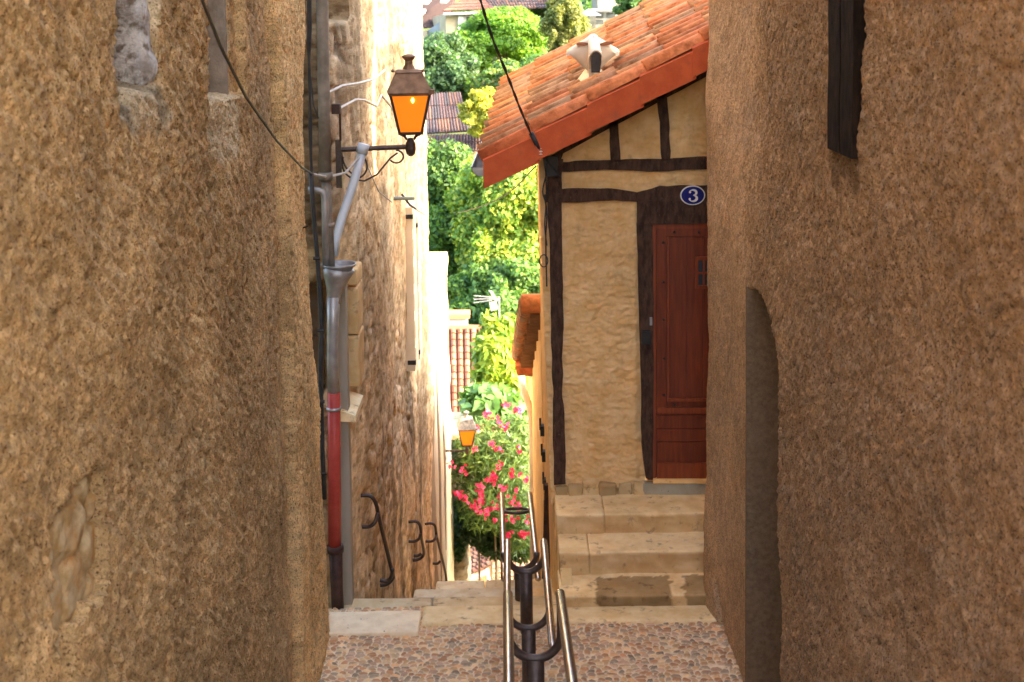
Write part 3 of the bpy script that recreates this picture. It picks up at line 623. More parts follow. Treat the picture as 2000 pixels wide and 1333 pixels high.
# ------------------------------------------------------------ central steel handrails
GH = 'double steel handrails down the middle of the steps'
def railsec(label, near, far, ubs, rings=()):
    """near/far: (xl, xr, Y, z)"""
    xm = (near[0]+near[1])/2
    root = thing('handrail', (xm, near[2], gz(near[2])), label, 'handrail', GH)
    for k in (0, 1):
        a = Vector((near[k], near[2], near[3])); c = Vector((far[k], far[2], far[3])); d = (c-a).normalized(); r = .024
        b = MB(); b.tube([a-d*.020, a-d*.013, a, c, c+d*.013, c+d*.020], [.008, .019, r, r, .019, .008], 16); b.build('rail', m_steel, root, True)
    for (Y, zb, post, gzv) in ubs:
        t = (Y-near[2])/(far[2]-near[2]); xl = near[0]+(far[0]-near[0])*t; xr = near[1]+(far[1]-near[1])*t; zr = near[3]+(far[3]-near[3])*t
        cx = (xl+xr)/2; rr = (xr-xl)/2; zc = zb+rr+.0
        pts = [Vector((xl, Y, zr-.004))] if zr-zc > .02 else []
        pts += [Vector((cx-rr*math.cos(a), Y, zc-rr*math.sin(a))) for a in np.linspace(0, math.pi, 18)]
        pts += [Vector((xr, Y, zr-.004))] if zr-zc > .02 else []
        b = MB(); b.tube(pts, .0215, 10); b.build('u_bracket', m_iron, root, True)
        if post:
            b = MB(); b.tube([(cx, Y, zb+.0), (cx, Y, gzv-.05)], [.044, .044], 16); b.build('post', m_iron, root, True)
    for (Y, zc, tilt) in rings:
        t = (Y-near[2])/(far[2]-near[2]); xl = near[0]+(far[0]-near[0])*t; xr = near[1]+(far[1]-near[1])*t; cx = (xl+xr)/2; rr = (xr-xl)/2-.02
        b = MB(); pts = [Vector((cx+rr*math.cos(a), Y+rr*math.sin(a)*.9, zc-rr*math.sin(a)*.16)) for a in np.linspace(0, 2*math.pi, 25)]; b.tube(pts, .014, 8, False); b.build('ring', m_iron, root, True)
    return root
def zat(px, py, Y): return at(px, py, Y).z
zA = zat(1095, 1160, 6.0)
railsec('nearest steel handrail pair, running off the bottom edge of the view', (at(997,1333,4.9).x, at(1124,1333,4.9).x, 4.0, zA+.21), (at(992,1160,6).x, at(1094,1160,6).x, 6.0, zA), [(5.93, zat(1045,1287,5.93), True, gz(5.93)), (4.3, zA-.14, True, gz(4.3))])
railsec('middle steel handrail pair, in front of the door steps', (at(990,1260,7.2).x, at(1079,1260,7.2).x, 7.2, zat(1079,1262,7.2)), (at(991,1058,8.6).x, at(1062,1058,8.6).x, 8.6, zat(1062,1058,8.6)),
        [(8.55, zat(1030,1118,8.55), True, ZG), (7.62, zat(1035,1228,7.62), True, ZG)])
railsec('farthest steel handrail pair with a ring between its rails, against the oleander', (at(984,1125,9.15).x, at(1051,1128,9.15).x, 9.15, zat(1051,1130,9.15)), (at(980,966,11.2).x, at(1035,966,11.2).x, 11.2, zat(1035,966,11.2)),
        [(9.35, zat(1028,1112,9.35), True, -4.7)], [(10.75, zat(1008,998,10.75), .5)])

# ------------------------------------------------------------ house number 3
YF = 10.0
H = thing('half_timbered_house', (1.6, 12, -3.8), 'ochre half-timbered house with orange tiled roof and a reddish wooden door', 'house')
GZ = at(1230, 963, YF).z
vE = at(944, 322, 9.62); SL = (at(1374, 92, 9.62).z-vE.z)/(at(1374, 92, 9.62).x-vE.x)   # roof slope
DEPTH = 3.5; zfar = at(986, 172, 9.62+DEPTH); RISE = zfar.z-vE.z; XSH = zfar.x-vE.x
XRG = 5.6
def roofz(x, Y): return vE.z+(x-vE.x-(Y-9.62)/DEPTH*XSH)*SL+(Y-9.62)/DEPTH*RISE
# facade plaster: dense grid clipped to the gable line
x0 = at(1062, 600, YF).x; x1 = 3.4
nx, nz = 300, 460; xs = np.linspace(x0, x1, nx); 
Xf, Tf = np.meshgrid(xs, np.linspace(0, 1, nz), indexing='ij'); zt = roofz(Xf, YF)-.17; Zf = GZ-.1+(zt-GZ+.1)*Tf
lean = (at(1085,960,YF).x-at(1062,330,YF).x)/(at(1085,960,YF).z-at(1062,330,YF).z)
shift = (Zf-at(1062,600,YF).z)*lean*np.clip(1-(Xf-x0)/.6, 0, 1)
Dm = fbm(Xf*2.2, Zf*2.2, oct=2, seed=101)*.010+fbm(Xf*17+Zf*3, Zf*30, oct=3, seed=102)*.0075*(1.-.3*np.clip(Zf+2.5, 0, 1))+.004*fbm(Xf*40, Zf*40, oct=2, seed=104)
rubb = sstep(GZ+.13, GZ+.03, Zf+fbm(Xf*6, Zf*6, oct=2, seed=103)*.04); Dm += rubb*(fbm(Xf*18, Zf*18, oct=2, seed=105)*.02)
dxa, dza = at(1263,440,YF), at(1263,438,YF); Dm -= .12*(sstep(dxa.x-.01, dxa.x, Xf)*(Zf < dza.z)); Dm -= .03*sstep(dza.z+.25, dza.z+.2, Zf)*sstep(dxa.x-.10, dxa.x-.04, Xf)*(Xf < dxa.x+2)
V = np.stack([Xf+shift, YF-Dm, Zf], -1).reshape(-1, 3); V2 = V+np.array((0, 3.0, 0)); n_ = len(V)
q = gridfaces(nx, nz); 
sk = [(i+1, i, i+n_, i+1+n_) for i in range(nz-1)]
npmesh('facade', V, q, m_plH, H)
b = MB(); a0 = at(1062,330,YF); a1 = at(1086,963,YF)
b.hexa([(a1.x,YF+.003,GZ-2.4),(a1.x+.3,YF+.003,GZ-2.4),(a1.x+.3,YF+3.2,GZ-2.4),(a1.x,YF+3.2,GZ-2.4),(a0.x,YF+.003,a0.z),(a0.x+.3,YF+.003,a0.z),(a0.x+.3,YF+3.2,a0.z+RISE*.8),(a0.x,YF+3.2,a0.z+RISE*.8)])
b.build('side_wall', m_plH, H)
b = MB(); b.box(2.6, 7, 10.1, 15.2, -5, 1.75); b.build('unseen_shade_wall', m_plH, H)  # added out of view to cast shadow on the stone house
def wob(poly_px, Y, amp=1.5, step=14, closed=True):
    """polygon in photo pixels -> world points at depth Y with hand-hewn wobble"""
    out = []; n = len(poly_px)
    for i in range(n):
        a, c = poly_px[i], poly_px[(i+1) % n]; L_ = math.hypot(c[0]-a[0], c[1]-a[1]); k = max(1, int(L_/step))
        nxv, nyv = -(c[1]-a[1])/max(L_, 1), (c[0]-a[0])/max(L_, 1)
        for j in range(k):
            t = j/k; x = a[0]+(c[0]-a[0])*t; y = a[1]+(c[1]-a[1])*t; w_ = amp*float(vnoise(x*.03, y*.03, i*7.3))*(0 if j == 0 else 1)
            out.append(at(x+nxv*w_, y+nyv*w_, Y))
    return out
def timber(name, poly, Yf=YF-.030, th=.06, amp=2.2, m=m_timb):
    b = MB(); b.extr(wob(poly, Yf, amp), (0, th, 0)); return b.build(name, m, H)
timber('corner_post', [(1070,385),(1070,312),(1100,312),(1098,330),(1097,440),(1100,560),(1101,640),(1098,760),(1103,840),(1105,946),(1082,948),(1080,800),(1076,600)], YF-.035)
timber('beam', [(1096,318),(1250,312),(1420,306),(1420,331),(1250,335),(1180,332),(1097,336)], amp=2.6)
timber('beam', [(1066,376),(1130,369),(1200,370),(1245,377),(1290,364),(1420,364),(1420,392),(1262,395),(1200,392),(1100,396),(1066,396)], YF-.038, amp=2.2)
timber('lintel', [(1245,394),(1420,391),(1420,436),(1245,440)], YF-.045, amp=.8)
timber('stud', [(1189,242),(1207,232),(1209,270),(1212,316),(1193,317),(1191,280)])
timber('stud', [(1283,192),(1302,183),(1306,225),(1308,250),(1309,312),(1293,314),(1290,240)])
timber('door_post', [(1244,438),(1262,438),(1275,440),(1276,560),(1277,700),(1276,938),(1262,935),(1254,870),(1252,700),(1248,560)], YF-.032, amp=1.5)
timber('rafter', [(1072,308),(1100,291),(1376,142),(1430,113),(1430,124),(1376,152),(1130,284),(1100,300),(1096,312)], YF-.03, .06, 1.0)
# door
D = 9.995
b = MB(); b.extr([at(1262,440,D-.02), at(1281,440,D-.02), at(1281,938,D-.02), at(1265,938,D-.02)], (0,.05,0)); b.extr([at(1262,437,D-.022), at(1430,437,D-.022), at(1430,447,D-.022), at(1262,447,D-.022)], (0,.05,0)); b.build('door_frame', m_door2, H)
door = MB()
door.extr([at(1281,446,D+.002), at(1430,446,D+.002), at(1430,936,D+.002), at(1281,936,D+.002)], (0,.03,0))
def rp(x0,y0,x1,y1,Y,th=.03): door.extr([at(x0,y0,Y), at(x1,y0,Y), at(x1,y1,Y), at(x0,y1,Y)], (0,th,0))
rp(1282,447,1301,800,D-.018); rp(1301.5,447,1429,462,D-.018); 
for i, xx in enumerate((1309, 1341, 1373, 1405)): rp(xx+.7, 463, xx+31, 778, D-.006+.001*(i % 2))
for i, yy in enumerate((812, 838, 864, 888)): rp(1283, yy, 1429, yy+(24.5 if i < 3 else 15), D-.008)
dr = door.build('door', m_door, H)
b = MB()
def rb(x0,y0,x1,y1,Y,th=.03): b.extr([at(x0,y0,Y), at(x1,y0,Y), at(x1,y1,Y), at(x0,y1,Y)], (0,th,0))
rb(1282,797,1429,808,D-.03); rb(1303,779,1429,785,D-.02); rb(1283,905,1429,935,D-.028); rb(1303,463,1307,780,D-.016)
b.build('moulding', m_door2, dr)
for (x, y) in ((1296,474),(1296,551),(1296,625),(1297,701),(1297,772),(1317,454),(1317,791),(1365,454)):
    b = MB(); c = at(x, y, D-.02); b.lathe([(.013,0),(.011,.008),(.003,.013)], c, 4, axis=(0,-1,0)); b.build('stud_nail', m_black, dr)
b = MB(); rb(1358,502,1400,509,D-.022); rb(1358,558,1400,565,D-.022); rb(1358,502,1364,565,D-.0225); rb(1386,502,1400,565,D-.0225); rb(1373,508,1377,560,D-.019); rb(1362,532,1390,536,D-.0185)
wn = b.build('peephole_window', m_door2, dr)
b = MB(); rb(1363,508,1388,560,D-.010,.003); b.build('pane', m_glassd, wn)
b = MB(); b.extr([at(1269,620,D-.03), at(1274,620,D-.03), at(1274,636,D-.03), at(1269,636,D-.03)], (0,.02,0)); b.build('doorbell', m_zinc, H)
b = MB(); b.extr([at(1254,648,D-.07), at(1271,648,D-.07), at(1271,673,D-.07), at(1254,673,D-.07)], (0,.06,0)); b.build('letter_holder', m_black, H)
b = MB(); b.tint = (1.05,.85,.6); b.extr([at(1276,937,D-.05), at(1430,937,D-.05), at(1430,945,D-.05), at(1276,945,D-.05)], (0,.09,0)); b.build('threshold', m_stone, H, tint=True)
b = MB(); b.tint = (.50,.52,.50); b.extr([at(1256,945.5,D-.04), at(1430,945.5,D-.04), at(1430,968,D-.04), at(1256,968,D-.04)], (0,.07,0)); b.build('plinth', m_stone_w, H, tint=True)
fx = [1084,1112,1138,1170,1205,1236,1262]
sp_ = []
for i in range(6):
    a_, c_ = at(fx[i], 966, YF), at(fx[i+1]-1.5, 943-3*(i % 3)+ (6 if i < 2 else 0), YF); q_ = .42+.12*(i % 3); sp_.append((a_.x, c_.x, YF-.035-.01*(i % 2), YF+.02, a_.z-.02, c_.z, (q_*1.15, q_, q_*.82)))
blocks('footing', sp_, m_stone, H, r=.018, amp=.016, res=.02)
# number plate
pc = at(1353, 382, YF-.062); 
def oval(rx, ry, th, yoff, n=36):
    b = MB(); b.extr([Vector((pc.x+rx*math.cos(-a), pc.y+yoff, pc.z+ry*math.sin(-a))) for a in np.linspace(0, 2*math.pi, n, endpoint=False)], (0, th, 0)); return b
npl = oval(.098, .078, .012, 0).build('number_plate', m_enw, H)
oval(.089, .069, .003, -.0025).build('enamel', m_blue, npl)
def stroke(b, pts, ws, y, th=.003):
    L_, Rr = [], []
    for i, p in enumerate(pts):
        t = Vector(pts[min(i+1, len(pts)-1)])-Vector(pts[max(i-1, 0)]); t.normalize(); n = Vector((-t.y, t.x)); L_.append(Vector(p)+n*ws[i]/2); Rr.append(Vector(p)-n*ws[i]/2)
    for i in range(len(pts)-1):
        q_ = [L_[i], L_[i+1], Rr[i+1], Rr[i]]; b.extr([Vector((pc.x+v.x, y, pc.z+v.y)) for v in q_], (0, th, 0))
b = MB(); yn = pc.y-.0055
up = [(.028*math.cos(a)*1.0, .022+.021*math.sin(a)) for a in np.linspace(R(165), R(-80), 16)]
stroke(b, up, [.007+.012*max(0, math.sin((i-3)/12*math.pi)) if i > 3 else .007 for i in range(16)], yn)
lo_ = [(.031*math.cos(a), -.022+.024*math.sin(a)) for a in np.linspace(R(85), R(-165), 16)]
stroke(b, lo_, [.007+.013*max(0, math.sin(i/12*math.pi)) if i < 12 else .007 for i in range(16)], yn)
for (cx_, cy_) in ((-.022,.026),(-.024,-.028)):
    b.extr([Vector((pc.x+cx_+.009*math.cos(-a), yn-.0004, pc.z+cy_+.009*math.sin(-a))) for a in np.linspace(0, 2*math.pi, 14, endpoint=False)], (0, .003, 0))
b.build('digit_three', m_enw, npl)
# roof
def tilecol(bx, by, L_, n_t, r, seed, palette, lift=0.):
    pass
V = []; Q = []; T = []; nv = 0
SLD = Vector((1, 0, SL)).normalized(); NRM = Vector((-SL, 0, 1)).normalized()
palR = [(.58,.24,.12),(.66,.32,.17),(.52,.31,.19),(.70,.42,.25),(.46,.30,.20),(.62,.42,.27),(.40,.29,.21),(.74,.34,.17),(.56,.26,.14),(.52,.38,.26),(.36,.27,.20)]
def addtile(x, Y, length, r0, r1, tint, tilt=.012, up=1, na=7, off=.0, skew=0.):
    """half-round tile from (x,Y) climbing the slope"""
    global nv
    P0 = Vector((x, Y, roofz(x, Y)))+NRM*off; rows = []
    for j, (t, r_) in enumerate(((0, r0), (1, r1))):
        c = P0+SLD*length*t+NRM*(tilt*(1-t))+Vector((0, skew*t, 0))
        for th in (0, -.013):
            for k in range(na):
                a = math.pi*k/(na-1); rows.append(c+Vector((0, (r_+th)*math.cos(a), 0))+NRM*((r_+th)*math.sin(a)*up))
    n = na; q = []
    for k in range(n-1): q += [(k+1, k, 2*n+k, 2*n+k+1), (n+k, n+k+1, 3*n+k+1, 3*n+k), (k, k+1, n+k+1, n+k)]
    V.extend(rows); Q.extend([[i+nv for i in f] for f in q]); T.extend([tint]*len(q)); nv += len(rows)
NC = 17; pitch = DEPTH/NC
for c in range(1, NC+1):
    Yc = 9.62+.05+c*pitch; x = vE.x+(Yc-9.62)/DEPTH*XSH+random.uniform(-.03,.03)
    while x < XRG:
        t = random.choice(palR); g = random.uniform(.75, 1.15)
        addtile(x, Yc+random.uniform(-.008,.008), .46, .083, .070, (t[0]*g*1.06, t[1]*g*.90, t[2]*g*.74), off=.012+random.uniform(0,.012), skew=random.uniform(-.012,.012)); x += .36
x = vE.x+.40
x2 = vE.x+.0; addtile(x2, 9.70, .46, .085, .08, (.62,.17,.06), off=.008)
i = 0
while x < XRG:
    addtile(x, 9.705, .50, .086, .074, (.84,.30,.12) if i % 3 else (.78,.27,.11), off=.022); x += .43; i += 1
npmesh('roof', np.array([tuple(v) for v in V]), np.array(Q), m_tile, H, ftint=np.array(T))
rf = [o for o in H.children if o.name.startswith('roof')][0]
b = MB(); b.tint = (.38,.22,.13)
c00, c10, c11, c01 = [Vector((x_, Y_, roofz(x_, Y_))) for x_, Y_ in ((vE.x+.02, 9.66),(XRG, 9.66),(XRG, 9.62+DEPTH+.05),(vE.x+.02+XSH, 9.62+DEPTH+.05))]
b.extr([c00, c10, c11, c01], (0, 0, -.035))
b.extr([Vector((XRG,9.66,roofz(XRG,9.66))), Vector((XRG+2.6,9.66,roofz(XRG,9.66)-1.4)), Vector((XRG+2.6,13.2,roofz(XRG,9.66)-1.2)), Vector((XRG,13.2,roofz(XRG,13.2)))], (0, 0, -.035))
b.build('roof_deck', m_tile, rf, tint=True)
b = MB(); x = vE.x-.0; i = 0; PL = .395
while x < XRG:
    L_ = PL+.03; za = .015; jj = .006*(i % 2)
    A0 = Vector((x, 9.60-.020, roofz(x, 9.62)+.035)); A1 = Vector((x+L_, 9.60-.0, roofz(x+L_, 9.62)+.035-.030))
    hh = -.215
    b.hexa([A0+Vector((0,0,hh)), A1+Vector((0,0,hh)), A1+Vector((0,.025,hh)), A0+Vector((0,.025,hh)), A0, A1, A1+Vector((0,.085,.02)), A0+Vector((0,.085,.02))])
    x += PL; i += 1
vo = b.build('verge_tile', m_verge, rf)
b = MB(); b.extr([Vector((vE.x+.15,9.66,roofz(vE.x+.15,9.66)-.04)), Vector((XRG,9.66,roofz(XRG,9.66)-.04)), Vector((XRG,9.66,roofz(XRG,9.66)-.15)), Vector((vE.x+.2,9.66,roofz(vE.x+.2,9.66)-.15))], (0,.34,0)); b.build('soffit', m_timb, rf)
# gutter
V = []; ga = at(921, 328, 9.60); gb = at(985, 170, 9.62+DEPTH); n = 12; r_ = .070
b = MB()
ca_ = ga+Vector((r_, 0, 0)); cb_ = gb+Vector((r_, 0, 0)); ring = []
for C_ in (ca_, cb_):
    for rr in (r_, r_-.004):
        for k in range(n+1): a = math.pi+math.pi*k/n; ring.append(C_+Vector((rr*math.cos(a), 0, rr*math.sin(a))))
m_ = n+1; fs = []
for k in range(n): fs += [(k, k+1, 2*m_+k+1, 2*m_+k), (m_+k+1, m_+k, 3*m_+k, 3*m_+k+1), (k, m_+k, m_+k+1, k+1)]
b.add(ring, fs); b.add([ca_+Vector((r_*math.cos(math.pi+math.pi*k/n), .0, r_*math.sin(math.pi+math.pi*k/n))) for k in range(n+1)], [tuple(range(n+1))])
b.tube([ga, gb], .008, 6); b.build('gutter', m_zinc, rf)
# roof cowl
def onroof(px, Yt, py=None): p = at(px, 100, Yt); return Vector((p.x, Yt, roofz(p.x, Yt)))
YC = 10.45; cw = at(1158, 168, YC); s = YC/2500
cowl = MB()
def C(px, py, dy=0.): p = at(px, py, YC); return Vector((p.x, YC+dy, p.z))
rfz = roofz(cw.x, YC)
cowl.frust((C(1156,160).x, YC), .055, .055, .055, .055, rfz-.05, C(1156,158).z, .5)
cowl.frust((C(1159,150).x, YC), .105, .105, .050, .050, C(1156,158).z, C(1156,135).z, .35)
cowl.lathe([(.045, 0), (.045, C(1156,95).z-C(1156,140).z)], C(1158,140), 14)
cowl.build('vent_neck', m_cowl, rf)
cowl = MB()
apex = C(1158, 66)
def mantle(tip, foot, r0, r1):
    """sheet folded over a ridge from the apex to the tip, skirts hanging to the neck foot"""
    rows = []; K = 8
    for t in np.linspace(0, 1, 6):
        c = apex.lerp(tip, t); r = r0+(r1-r0)*t; d = (tip-apex); side = Vector((-d.y, d.x, 0)).normalized(); ft = foot.lerp(tip, t**.8)+Vector((0, 0, -.012))
        row = [Vector((ft.x, ft.y, min(ft.z, c.z-r)))+side*r]
        row += [c+side*r*math.cos(a)+Vector((0, 0, r*(math.sin(a)-1))) for a in np.linspace(0, math.pi, K)]
        row += [Vector((ft.x, ft.y, min(ft.z, c.z-r)))-side*r]; rows.append(row)
    n = len(rows[0]); vv = [p for r in rows for p in r]; out = [(i*n+k, i*n+k+1, (i+1)*n+k+1, (i+1)*n+k) for i in range(5) for k in range(n-1)]
    cowl.add(vv, out)
mantle(C(1107, 98, .02), C(1151, 138, .02), .055, .05); mantle(C(1208, 97, .02), C(1164, 138, .02), .055, .05)
mantle(C(1161, 98, -.19), C(1158, 140, -.10), .05, .052); mantle(C(1150, 92, .2), C(1158, 138, .06), .05, .055)
co = cowl.build('vent_cowl', m_cowl, rf, True); co['label'] = 'cream metal chimney cowl with drooping hoods'
sm = co.modifiers.new('thick', 'SOLIDIFY'); sm.thickness = .006
b = MB(); b.extr([C(x, y, -.197) for x, y in [(1152,140),(1151,118),(1152,108),(1156,102),(1161,100),(1167,102),(1171,108),(1171,120),(1168,140)]], (0, .012, 0)); b.build('vent_dark_plate', m_black, rf)  # black plate painted in for the shade inside the hood
m_slot = mat('slot_brown', (.26,.11,.055), (.34,.16,.09), 8)
for ex, ey, ew, rot in ((1137,86,12,.0), (1184,85,14,-.16)):
    b = MB(); b.extr([C(ex+ew*math.cos(a)+0, ey+3.6*math.sin(a)+rot*ew*math.cos(a)*1.0, -.062-.02*0) for a in np.linspace(0, 2*math.pi, 16, endpoint=False)], (0, .05, 0)); b.build('vent_slot', m_slot, rf)
# wires and box at the corner
b = MB(); b.extr([at(1060,308,9.9), at(1090,306,9.9), at(1088,345,9.9), at(1066,345,9.9)], (0,.06,0)); b.build('bracket_box', m_black, H)
wob_ = [(936,-8,8.1),(960,70,8.5),(990,145,8.9),(1015,210,9.3),(1040,268,9.6)]
b = MB(); P = arc3([at(*p) for p in wob_], 8)
for ph in (0, math.pi): b.tube([p+Vector((.005*math.cos(i*.9+ph), 0, .005*math.sin(i*.9+ph))) for i, p in enumerate(P)], .006, 5)
ww = thing('service_cable', at(936, 0, 8.1), 'twisted black supply cable dropping to the corner of the half-timbered house', 'cable')
b.build('twisted_pair', m_cable, ww, True)
b = MB(); b.tube([at(1037,260,9.58), at(1054,292,9.6)], .020, 8); b.build('grip', m_cable, ww, True)
b = MB(); b.lathe([(.008,-.03),(.024,-.022),(.014,-.01),(.024,.0),(.014,.012),(.020,.022),(.006,.03)], at(1056,296,9.6), 12); b.build('insulator', m_enw, ww, True)
b = MB()
for pts in ([(1054,298),(1062,308),(1072,318),(1080,330)], [(1058,300),(1068,312),(1066,340),(1068,380)], [(1066,345),(1060,375),(1066,400),(1064,440),(1068,480)], [(1064,380),(1068,420),(1066,470),(1068,560)], [(1078,325),(1090,340),(1096,348)]):
    b.tube(arc3([at(x, y, 9.9) for x, y in pts]), .006, 5)
b.tube([at(1062+8*math.cos(a)-0, 510+12*math.sin(a), 9.93) for a in np.linspace(0, 2*math.pi, 18)], .005, 5)
tag(b.build('corner_wires', m_cable), 'black wires looped down the corner post of the half-timbered house', 'wire')
b = MB(); b.tube(arc3([at(1046,325,9.9), at(1000,372,12), at(950,400,14), at(895,416,17)]), .006, 5); tag(b.build('thin_wire', m_cable), 'thin wire sagging from the house corner towards the trees', 'wire')

# door steps
ds_ = thing('door_steps', (.95, 9.4, -4.3), 'three worn limestone steps leading up to the reddish door', 'steps')
XA, XB = at(1086, 1008, 9.58).x, 1.75
def stepz(py, Y): return at(1230, py, Y).z
zs_ = [GZ, GZ-.155, GZ-.325]
yfr = []
for z_, py in zip(zs_, (1003.5, 1078, 1163)): yfr.append(atz(1230, py, z_).y)
wrm = (1.02,.96,.86)
def grime_shade(base, dark=None):  # risers darkened partly for grime, partly as painted shade
    base = np.array(base)
    def f(v):
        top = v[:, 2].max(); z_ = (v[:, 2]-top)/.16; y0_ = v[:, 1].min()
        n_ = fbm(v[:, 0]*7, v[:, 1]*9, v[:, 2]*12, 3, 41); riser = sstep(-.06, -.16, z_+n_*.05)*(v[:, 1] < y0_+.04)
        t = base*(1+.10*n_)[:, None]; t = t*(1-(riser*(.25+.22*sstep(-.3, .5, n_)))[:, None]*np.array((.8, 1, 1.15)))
        if dark is not None:
            for xa, xb, zlo in dark:
                jx = fbm(v[:, 0]*9, v[:, 1]*9, v[:, 2]*9, 3, 43)*.035
                m_ = ((v[:, 0]+jx > xa) & (v[:, 0]+jx < xb) & (v[:, 2]+jx*.8 > top-zlo) & (v[:, 1]+jx < v[:, 1].min()+.30)).astype(float)[:, None]
                t = t*(1-m_)+np.array((.50,.41,.31))*(1+.2*n_)[:, None]*(1-.35*(riser[:, None]))*m_
        return t
    return f
blocks('step', [(XA,at(1180,1000,9.6).x,yfr[0],10.0,GZ-.9,GZ,grime_shade((1.06,1.0,.92))), (at(1180.6,1000,9.6).x,XB,yfr[0]+.004,10.0,GZ-.9,GZ-.003,grime_shade((1.0,.92,.80)))], m_stone, ds_, r=.016, amp=.006, res=.03)
blocks('step', [(XA+.01,at(1150,1078,9.3).x,yfr[1],yfr[0]+.1,GZ-.9,zs_[1],grime_shade((1.06,1.02,.95))), (at(1150.6,1078,9.3).x,XB,yfr[1]+.003,yfr[0]+.1,GZ-.9,zs_[1]-.002,grime_shade((1.08,1.03,.95)))], m_stone, ds_, r=.014, amp=.006, res=.03)
blocks('step', [(XA-.005,XB,yfr[2],yfr[1]+.1,ZG-.3,zs_[2],grime_shade((1.06,1.0,.90), [(at(1168,1163,9).x, at(1312,1163,9).x, .12), (at(1335,1163,9).x, 9, .3)]))], m_stone, ds_, r=.014, amp=.006, res=.018)
b = MB(); b.tint = (.9,.8,.62)
b.hexa([(XA-.03,8.95,-5.4),(XA+.1,8.95,-5.4),(XA+.1,10,-5.4),(XA-.06,10,-5.4),(XA+.02,9.0,GZ-.35),(XA+.1,9.0,GZ-.35),(XA+.1,10,GZ-.02),(XA+.005,10,GZ-.02)]); b.build('side_block', m_stone, ds_, tint=True)
# wobbly plaster foot between steps and alley
# ------------------------------------------------------------ second house on the right with timber overhang
R2 = thing('eaves_house', (.9, 16, -8), 'lower ochre house whose tiled verge and timber purlins jut over the descending steps', 'house')
b = MB(); wA = at(1057, 740, 13.6); wB = at(1036, 900, 21)
b.hexa([(wA.x,13.4,-12),(6.5,13.4,-12),(6.5,21,-14),(wB.x,21,-14),(wA.x,13.4,-3.0),(6.5,13.4,-3.0),(6.5,21,-6.5),(wB.x,21,-6.5)]); b.build('wall', m_plH, R2)  # extended out of view to shade the lower oleander
zr = at(1040, 600, 13.6).z; xo = at(1024, 600, 13.6).x; xo2 = at(1006, 705, 18.5).x; zr2 = at(1006, 700, 18.5).z
b = MB(); b.tint = (.45,.22,.12)
b.extr([Vector((xo,13.6,zr)), Vector((2.4,13.6,zr)), Vector((2.4,18.5,zr2)), Vector((xo2,18.5,zr2))], (0, 0, -.03))
r2 = b.build('roof', m_tile, R2, tint=True)
V = []; Q = []; T = []; nv = 0
b = MB()
for i in range(12):
    t = i/12; A_ = Vector((xo+(xo2-xo)*t, 13.6+4.9*t, zr+(zr2-zr)*t)); t2 = (i+1.1)/12; B_ = Vector((xo+(xo2-xo)*t2, 13.6+4.9*t2, zr+(zr2-zr)*t2))
    b.tint = [(.55,.28,.15),(.42,.26,.16),(.62,.30,.15)][i % 3]
    for k in range(7): b.tube([A_+Vector((.02+k*.2, 0, .055)), B_+Vector((.02+k*.2, 0, .02))], [.085, .07], 8)
b.tint = (.85,.32,.12); b.tube([Vector((xo-.03,13.55,zr+.05)), Vector((2.4,13.55,zr+.05))], .105, 10)
b.tint = (.62,.18,.07); p_ = at(1010, 712, 18.3); b.hexa([Vector((p_.x,18.2,p_.z-.14)),Vector((1.2,18.2,p_.z-.22)),Vector((1.2,18.5,p_.z-.22)),Vector((p_.x,18.5,p_.z-.14)),Vector((p_.x-.03,18.2,p_.z)),Vector((1.2,18.2,p_.z)),Vector((1.2,18.5,p_.z)),Vector((p_.x-.03,18.5,p_.z))])
b.build('roof_tiles', m_tile, r2, True, tint=True)
m_ltimb = mat('brown_timber', (.20,.105,.05), (.30,.17,.08), 8, (1,6,6), rough=.8, bump=.3, bs=20)
for t in (.02, .22, .42, .62, .82, .97):
    b = MB(); A_ = Vector((xo+(xo2-xo)*t+.06, 13.6+4.9*t, zr+(zr2-zr)*t-.04)); b.box(A_.x, A_.x+1.2, A_.y, A_.y+.16, A_.z-.20, A_.z); b.build('purlin', m_ltimb, R2)
b = MB(); b.tube([at(1018,735,19), at(1022,760,19), at(1036,800,19), at(1040,840,19), at(1041,1000,19), at(1042,1150,19)], .055, 10); b.build('downpipe', m_cowl, R2, True)
for x, y in ((1061,840),(1064,890),(1067,945),(1070,1000)):
    b = MB(); c = at(x, y, 12.5 if y > 800 else 12); b.box(c.x-.03, c.x+.01, c.y-.05, c.y+.05, c.z-.05, c.z+.05); b.tube([c+Vector((-.03,0,0)), c+Vector((-.03,0,.12))], .01); b.build('hinge_pin', m_black, H)
b = MB(); c0, c1_ = at(1076,945,11.3), at(1070,1155,11.3)
b.extr([at(1064,948,11.5), at(1073,948,11.5), at(1075,1165,11.5), at(1058,1165,11.5)], (0,.06,0)); tag(b.build('side_door', m_timb), 'dark narrow timber door edge low on the lane side wall', 'door')

